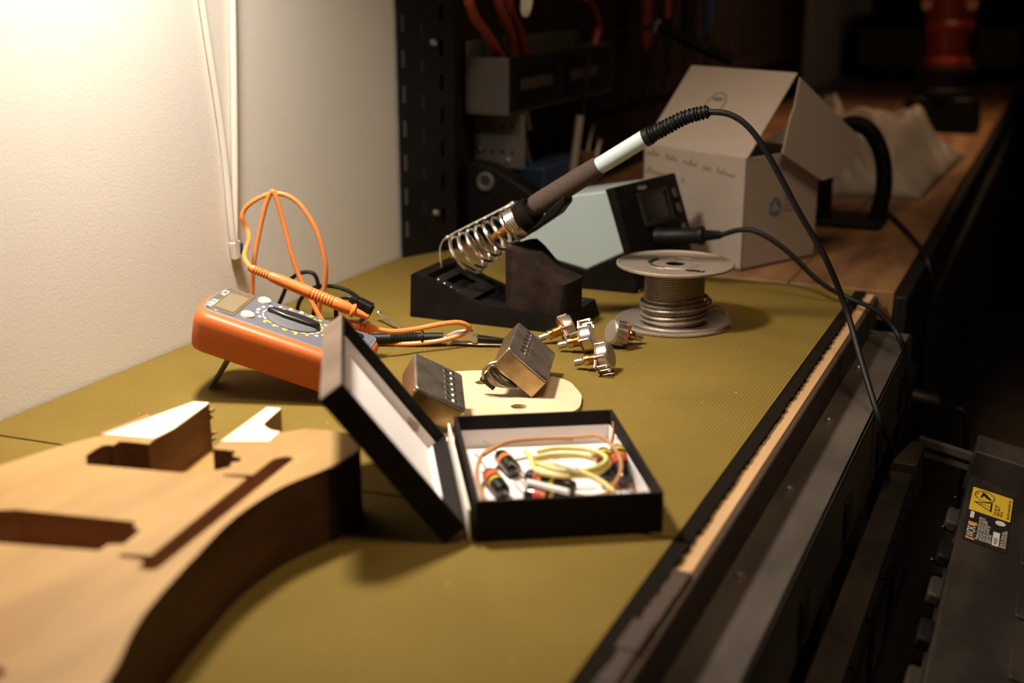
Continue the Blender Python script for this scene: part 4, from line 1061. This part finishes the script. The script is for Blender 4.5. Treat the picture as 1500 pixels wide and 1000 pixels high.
# ------------------------------------------------------------------ folding work table at lower right
ft = thing('folding_work_table','dusty black plastic work table with clamp jaw and warning label, beside the bench','work table',MX.Translation((.02,.84,-.85)))
B().bb((-.1056,.20,-.144),(-.0852,1.040,-.100)).out('clamp_jaw','dusty_plastic',ft,.0012,world=True)
B().prism([(-.1060,1.056),(-.0840,1.056),(-.0836,1.118),(-.0945,1.118)],-.140,-.098).out('jaw_bracket','dusty_plastic',ft,.0012,world=True)
tl = math.atan2(.1957,.9807)
PM = basis((-.0408,0,-.0992),(math.cos(tl),0,-math.sin(tl)),(0,1,0),(math.sin(tl),0,math.cos(tl)))
top_ = B().prism([(0,.20),(.21,.20),(.21,1.018),(.044,1.042),(.003,1.056),(0,1.051)],-.040,0,PM).out('table_top','dusty_plastic',ft,.0016,world=True)
B().bb((-.001,1.108,-.036),(.21,1.152,.003),PM).out('rear_jaw','dusty_plastic',ft,.0016,world=True)
B().bb((-.048,1.124,-.014),(.0,1.132,-.008),PM).bb((-.048,1.126,-.024),(.0,1.134,-.019),PM).out('guide_rods','rail_steel',ft,world=True)
for k in range(11):
    y = .98-k*.0656
    tb2 = B(); tb2.bb((-.0095,y-.0150,-.0176),(.001,y+.0150,-.0075),PM); tb2.out('hinge_tab','black_plastic' if k%2 else 'dusty_plastic',ft,.0024,world=True)
for k in range(10):
    y = 1.008-k*.0656
    b = B(); b.prism([(y-.032,0),(y+.029,0),(y+.005,-.027)],0,.003,basis((-.0848,0,-.105),(0,1,0),(.35,0,1),(1,0,-.35)))
    b.out('jaw_tooth','black_plastic',ft,world=True,smooth=False)
for k in range(6):
    y = .928-k*.084
    B().prism(rrect(.046,y-.019,.088,y+.019,.003),-.003,.0028,PM).out('top_recess','dusty_plastic',ft,.0012,world=True)
B().bb((-.085,.25,-.22),(.14,1.04,-.185)).out('under_frame','black_plastic',ft,.004,world=True)
for x in (-.065,.12):
    for y in (.32,.98):
        B().bb((x-.018,y-.018,-.85),(x+.018,y+.018,-.22)).out('leg','black_plastic',ft,.004,world=True)
sc2 = B()
for i in range(5): sc2.ball((-.050+random.uniform(-.008,.006),.90+.032*i,-.111),.0018)
sc2.out('screw_heads','dark_metal',ft,world=True)
# warning label: X down-slope, Y away; text reads towards +Y
LB = PM @ MX.Translation((.0039,.9208,.0003)) @ MX.Scale(.8,4)
B().prism(rrect(0,.0,.0405,.136,.001),0,.0003,LB).out('label','label_black',top_,world=True,smooth=False)
lbl = [o_ for o_ in COL.objects if o_.name == 'label'][0]
B().prism(rrect(.0006,.0745,.0399,.1354,.0015),.0003,.0006,LB).out('warning_field','label_yellow',lbl,world=True,smooth=False)
sy = B()
sy.tube([LB @ V((.0130+.0095*math.cos(2*PI*i/32),.1180+.0130*math.sin(2*PI*i/32),.0006)) for i in range(32)],.0004,6,1,True,False)
sy.prism([(.0050,.1170),(.0056,.1170),(.0070,.1240),(.0062,.1240)],.0006,.0008,LB)
sy.prism([(.0090,.1120),(.0105,.1285),(.0125,.1270),(.0170,.1200),(.0200,.1140),(.0185,.1115),(.0150,.1145),(.0120,.1195),(.0105,.1125)],.0006,.0009,LB)
sy.prism([(.0035,.0970),(.0215,.1080),(.0215,.0830)],.0006,.0008,LB,holes=([(.0065,.0968),(.0198,.1048),(.0198,.0862)],))
sy.prism([(.0095,.0958),(.0095,.0972),(.0158,.0966),(.0158,.0956)],.0006,.0008,LB); sy.prism(circle(.0180,.0955,.0010,10),.0006,.0008,LB)
sy.out('warning_symbols','ink_black',lbl,world=True,smooth=False)
Lt = lambda x, y: LB @ basis((x,y,.0008),(0,1,0),(-1,0,0),(0,0,1))
for x, y, s_, t_ in ((.0248,.0790,.0042,'Keep hands and'),(.0278,.0790,.0042,'fingers clear of'),(.0308,.0790,.0042,'the jaws'),(.0372,.0790,.0044,'Read the manual before use')):
    text(t_,s_,Lt(x,y),'warning_text','ink_black',lbl,'LEFT',world=True)
text('WORX',.0098,Lt(.0068,.0100) @ MX.Diagonal((1.0,1.1,1,1)),'maker_lettering','label_white',lbl,'LEFT',world=True)
ob_ = B(); ob_.prism(rrect(.0028,.0055,.0108,.0090,.0003),.0003,.0006,LB); ob_.prism(rrect(.0028,.0395,.0108,.0460,.0003),.0003,.0006,LB)
ob_.out('orange_bars','label_orange',lbl,world=True,smooth=False)
wl = B()
wl.prism(rrect(.0030,.0560,.0066,.0715,.0003),.0003,.0006,LB)
wl.prism(circle(.0315,.0640,.0048,24,.0055),.0003,.0006,LB)
wl.prism(rrect(.0265,.0085,.0325,.0400,.0008),.0003,.0006,LB)
wl.out('white_panels','label_white',lbl,world=True,smooth=False)
for x, n_ in ((.0128,'Model and rated load, see the'),(.0156,'manual for maximum capacity'),(.0184,'Keep clear of moving parts'),(.0212,'Imported and sold by'),(.0240,'dealer only'),(.0348,'Made for home use'),(.0374,'Do not overload table')):
    text(n_,.0046,Lt(x,.0080),'small_print','label_white',lbl,'LEFT',world=True)
text('WX051',.0052,Lt(.0296,.0110),'model_number','ink_black',lbl,'LEFT',world=True)

# ------------------------------------------------------------------ light
def area(name, loc, target, size, power, color, spread=180):
    l = bpy.data.lights.new(name,'AREA'); l.energy = power; l.color = color; l.shape = 'DISK'; l.size = size; l.spread = math.radians(spread)
    o = bpy.data.objects.new(name,l); COL.objects.link(o); o.location = loc
    o.rotation_euler = (V(target)-V(loc)).to_track_quat('-Z','Y').to_euler(); return o
area('bench_lamp',(-.55,.72,.63),(-.48,.72,0),.10,4.3,(1.,.90,.785),118)
area('ceiling_lamp',(.12,.42,1.65),(-.12,.80,0),.5,4.2,(1.,.74,.50),110)
area('far_lamp',(-.15,2.6,1.3),(-.25,2.6,0),.25,2.1,(1.,.60,.32),70)
w = bpy.data.worlds.new('World'); SC.world = w; w.use_nodes = True
bgn = w.node_tree.nodes['Background']; bgn.inputs['Color'].default_value = (.50,.34,.22,1); bgn.inputs['Strength'].default_value = .04

# ------------------------------------------------------------------ camera
cam = bpy.data.cameras.new('camera'); co = bpy.data.objects.new('camera',cam); COL.objects.link(co)
pitch = math.atan2(533,1850); yaw = math.atan2(837,math.hypot(1850,533))
co.location = (0,0,.30); co.rotation_euler = (PI/2-pitch,0,yaw)
cam.sensor_width = 36; cam.lens = 1850*36/1500; cam.clip_start = .01
cam.dof.use_dof = True; cam.dof.focus_distance = .99; cam.dof.aperture_fstop = 4.4
SC.camera = co
SC.view_settings.view_transform = 'Standard'; SC.view_settings.look = 'None'; SC.view_settings.gamma = 1; SC.view_settings.exposure = 0.
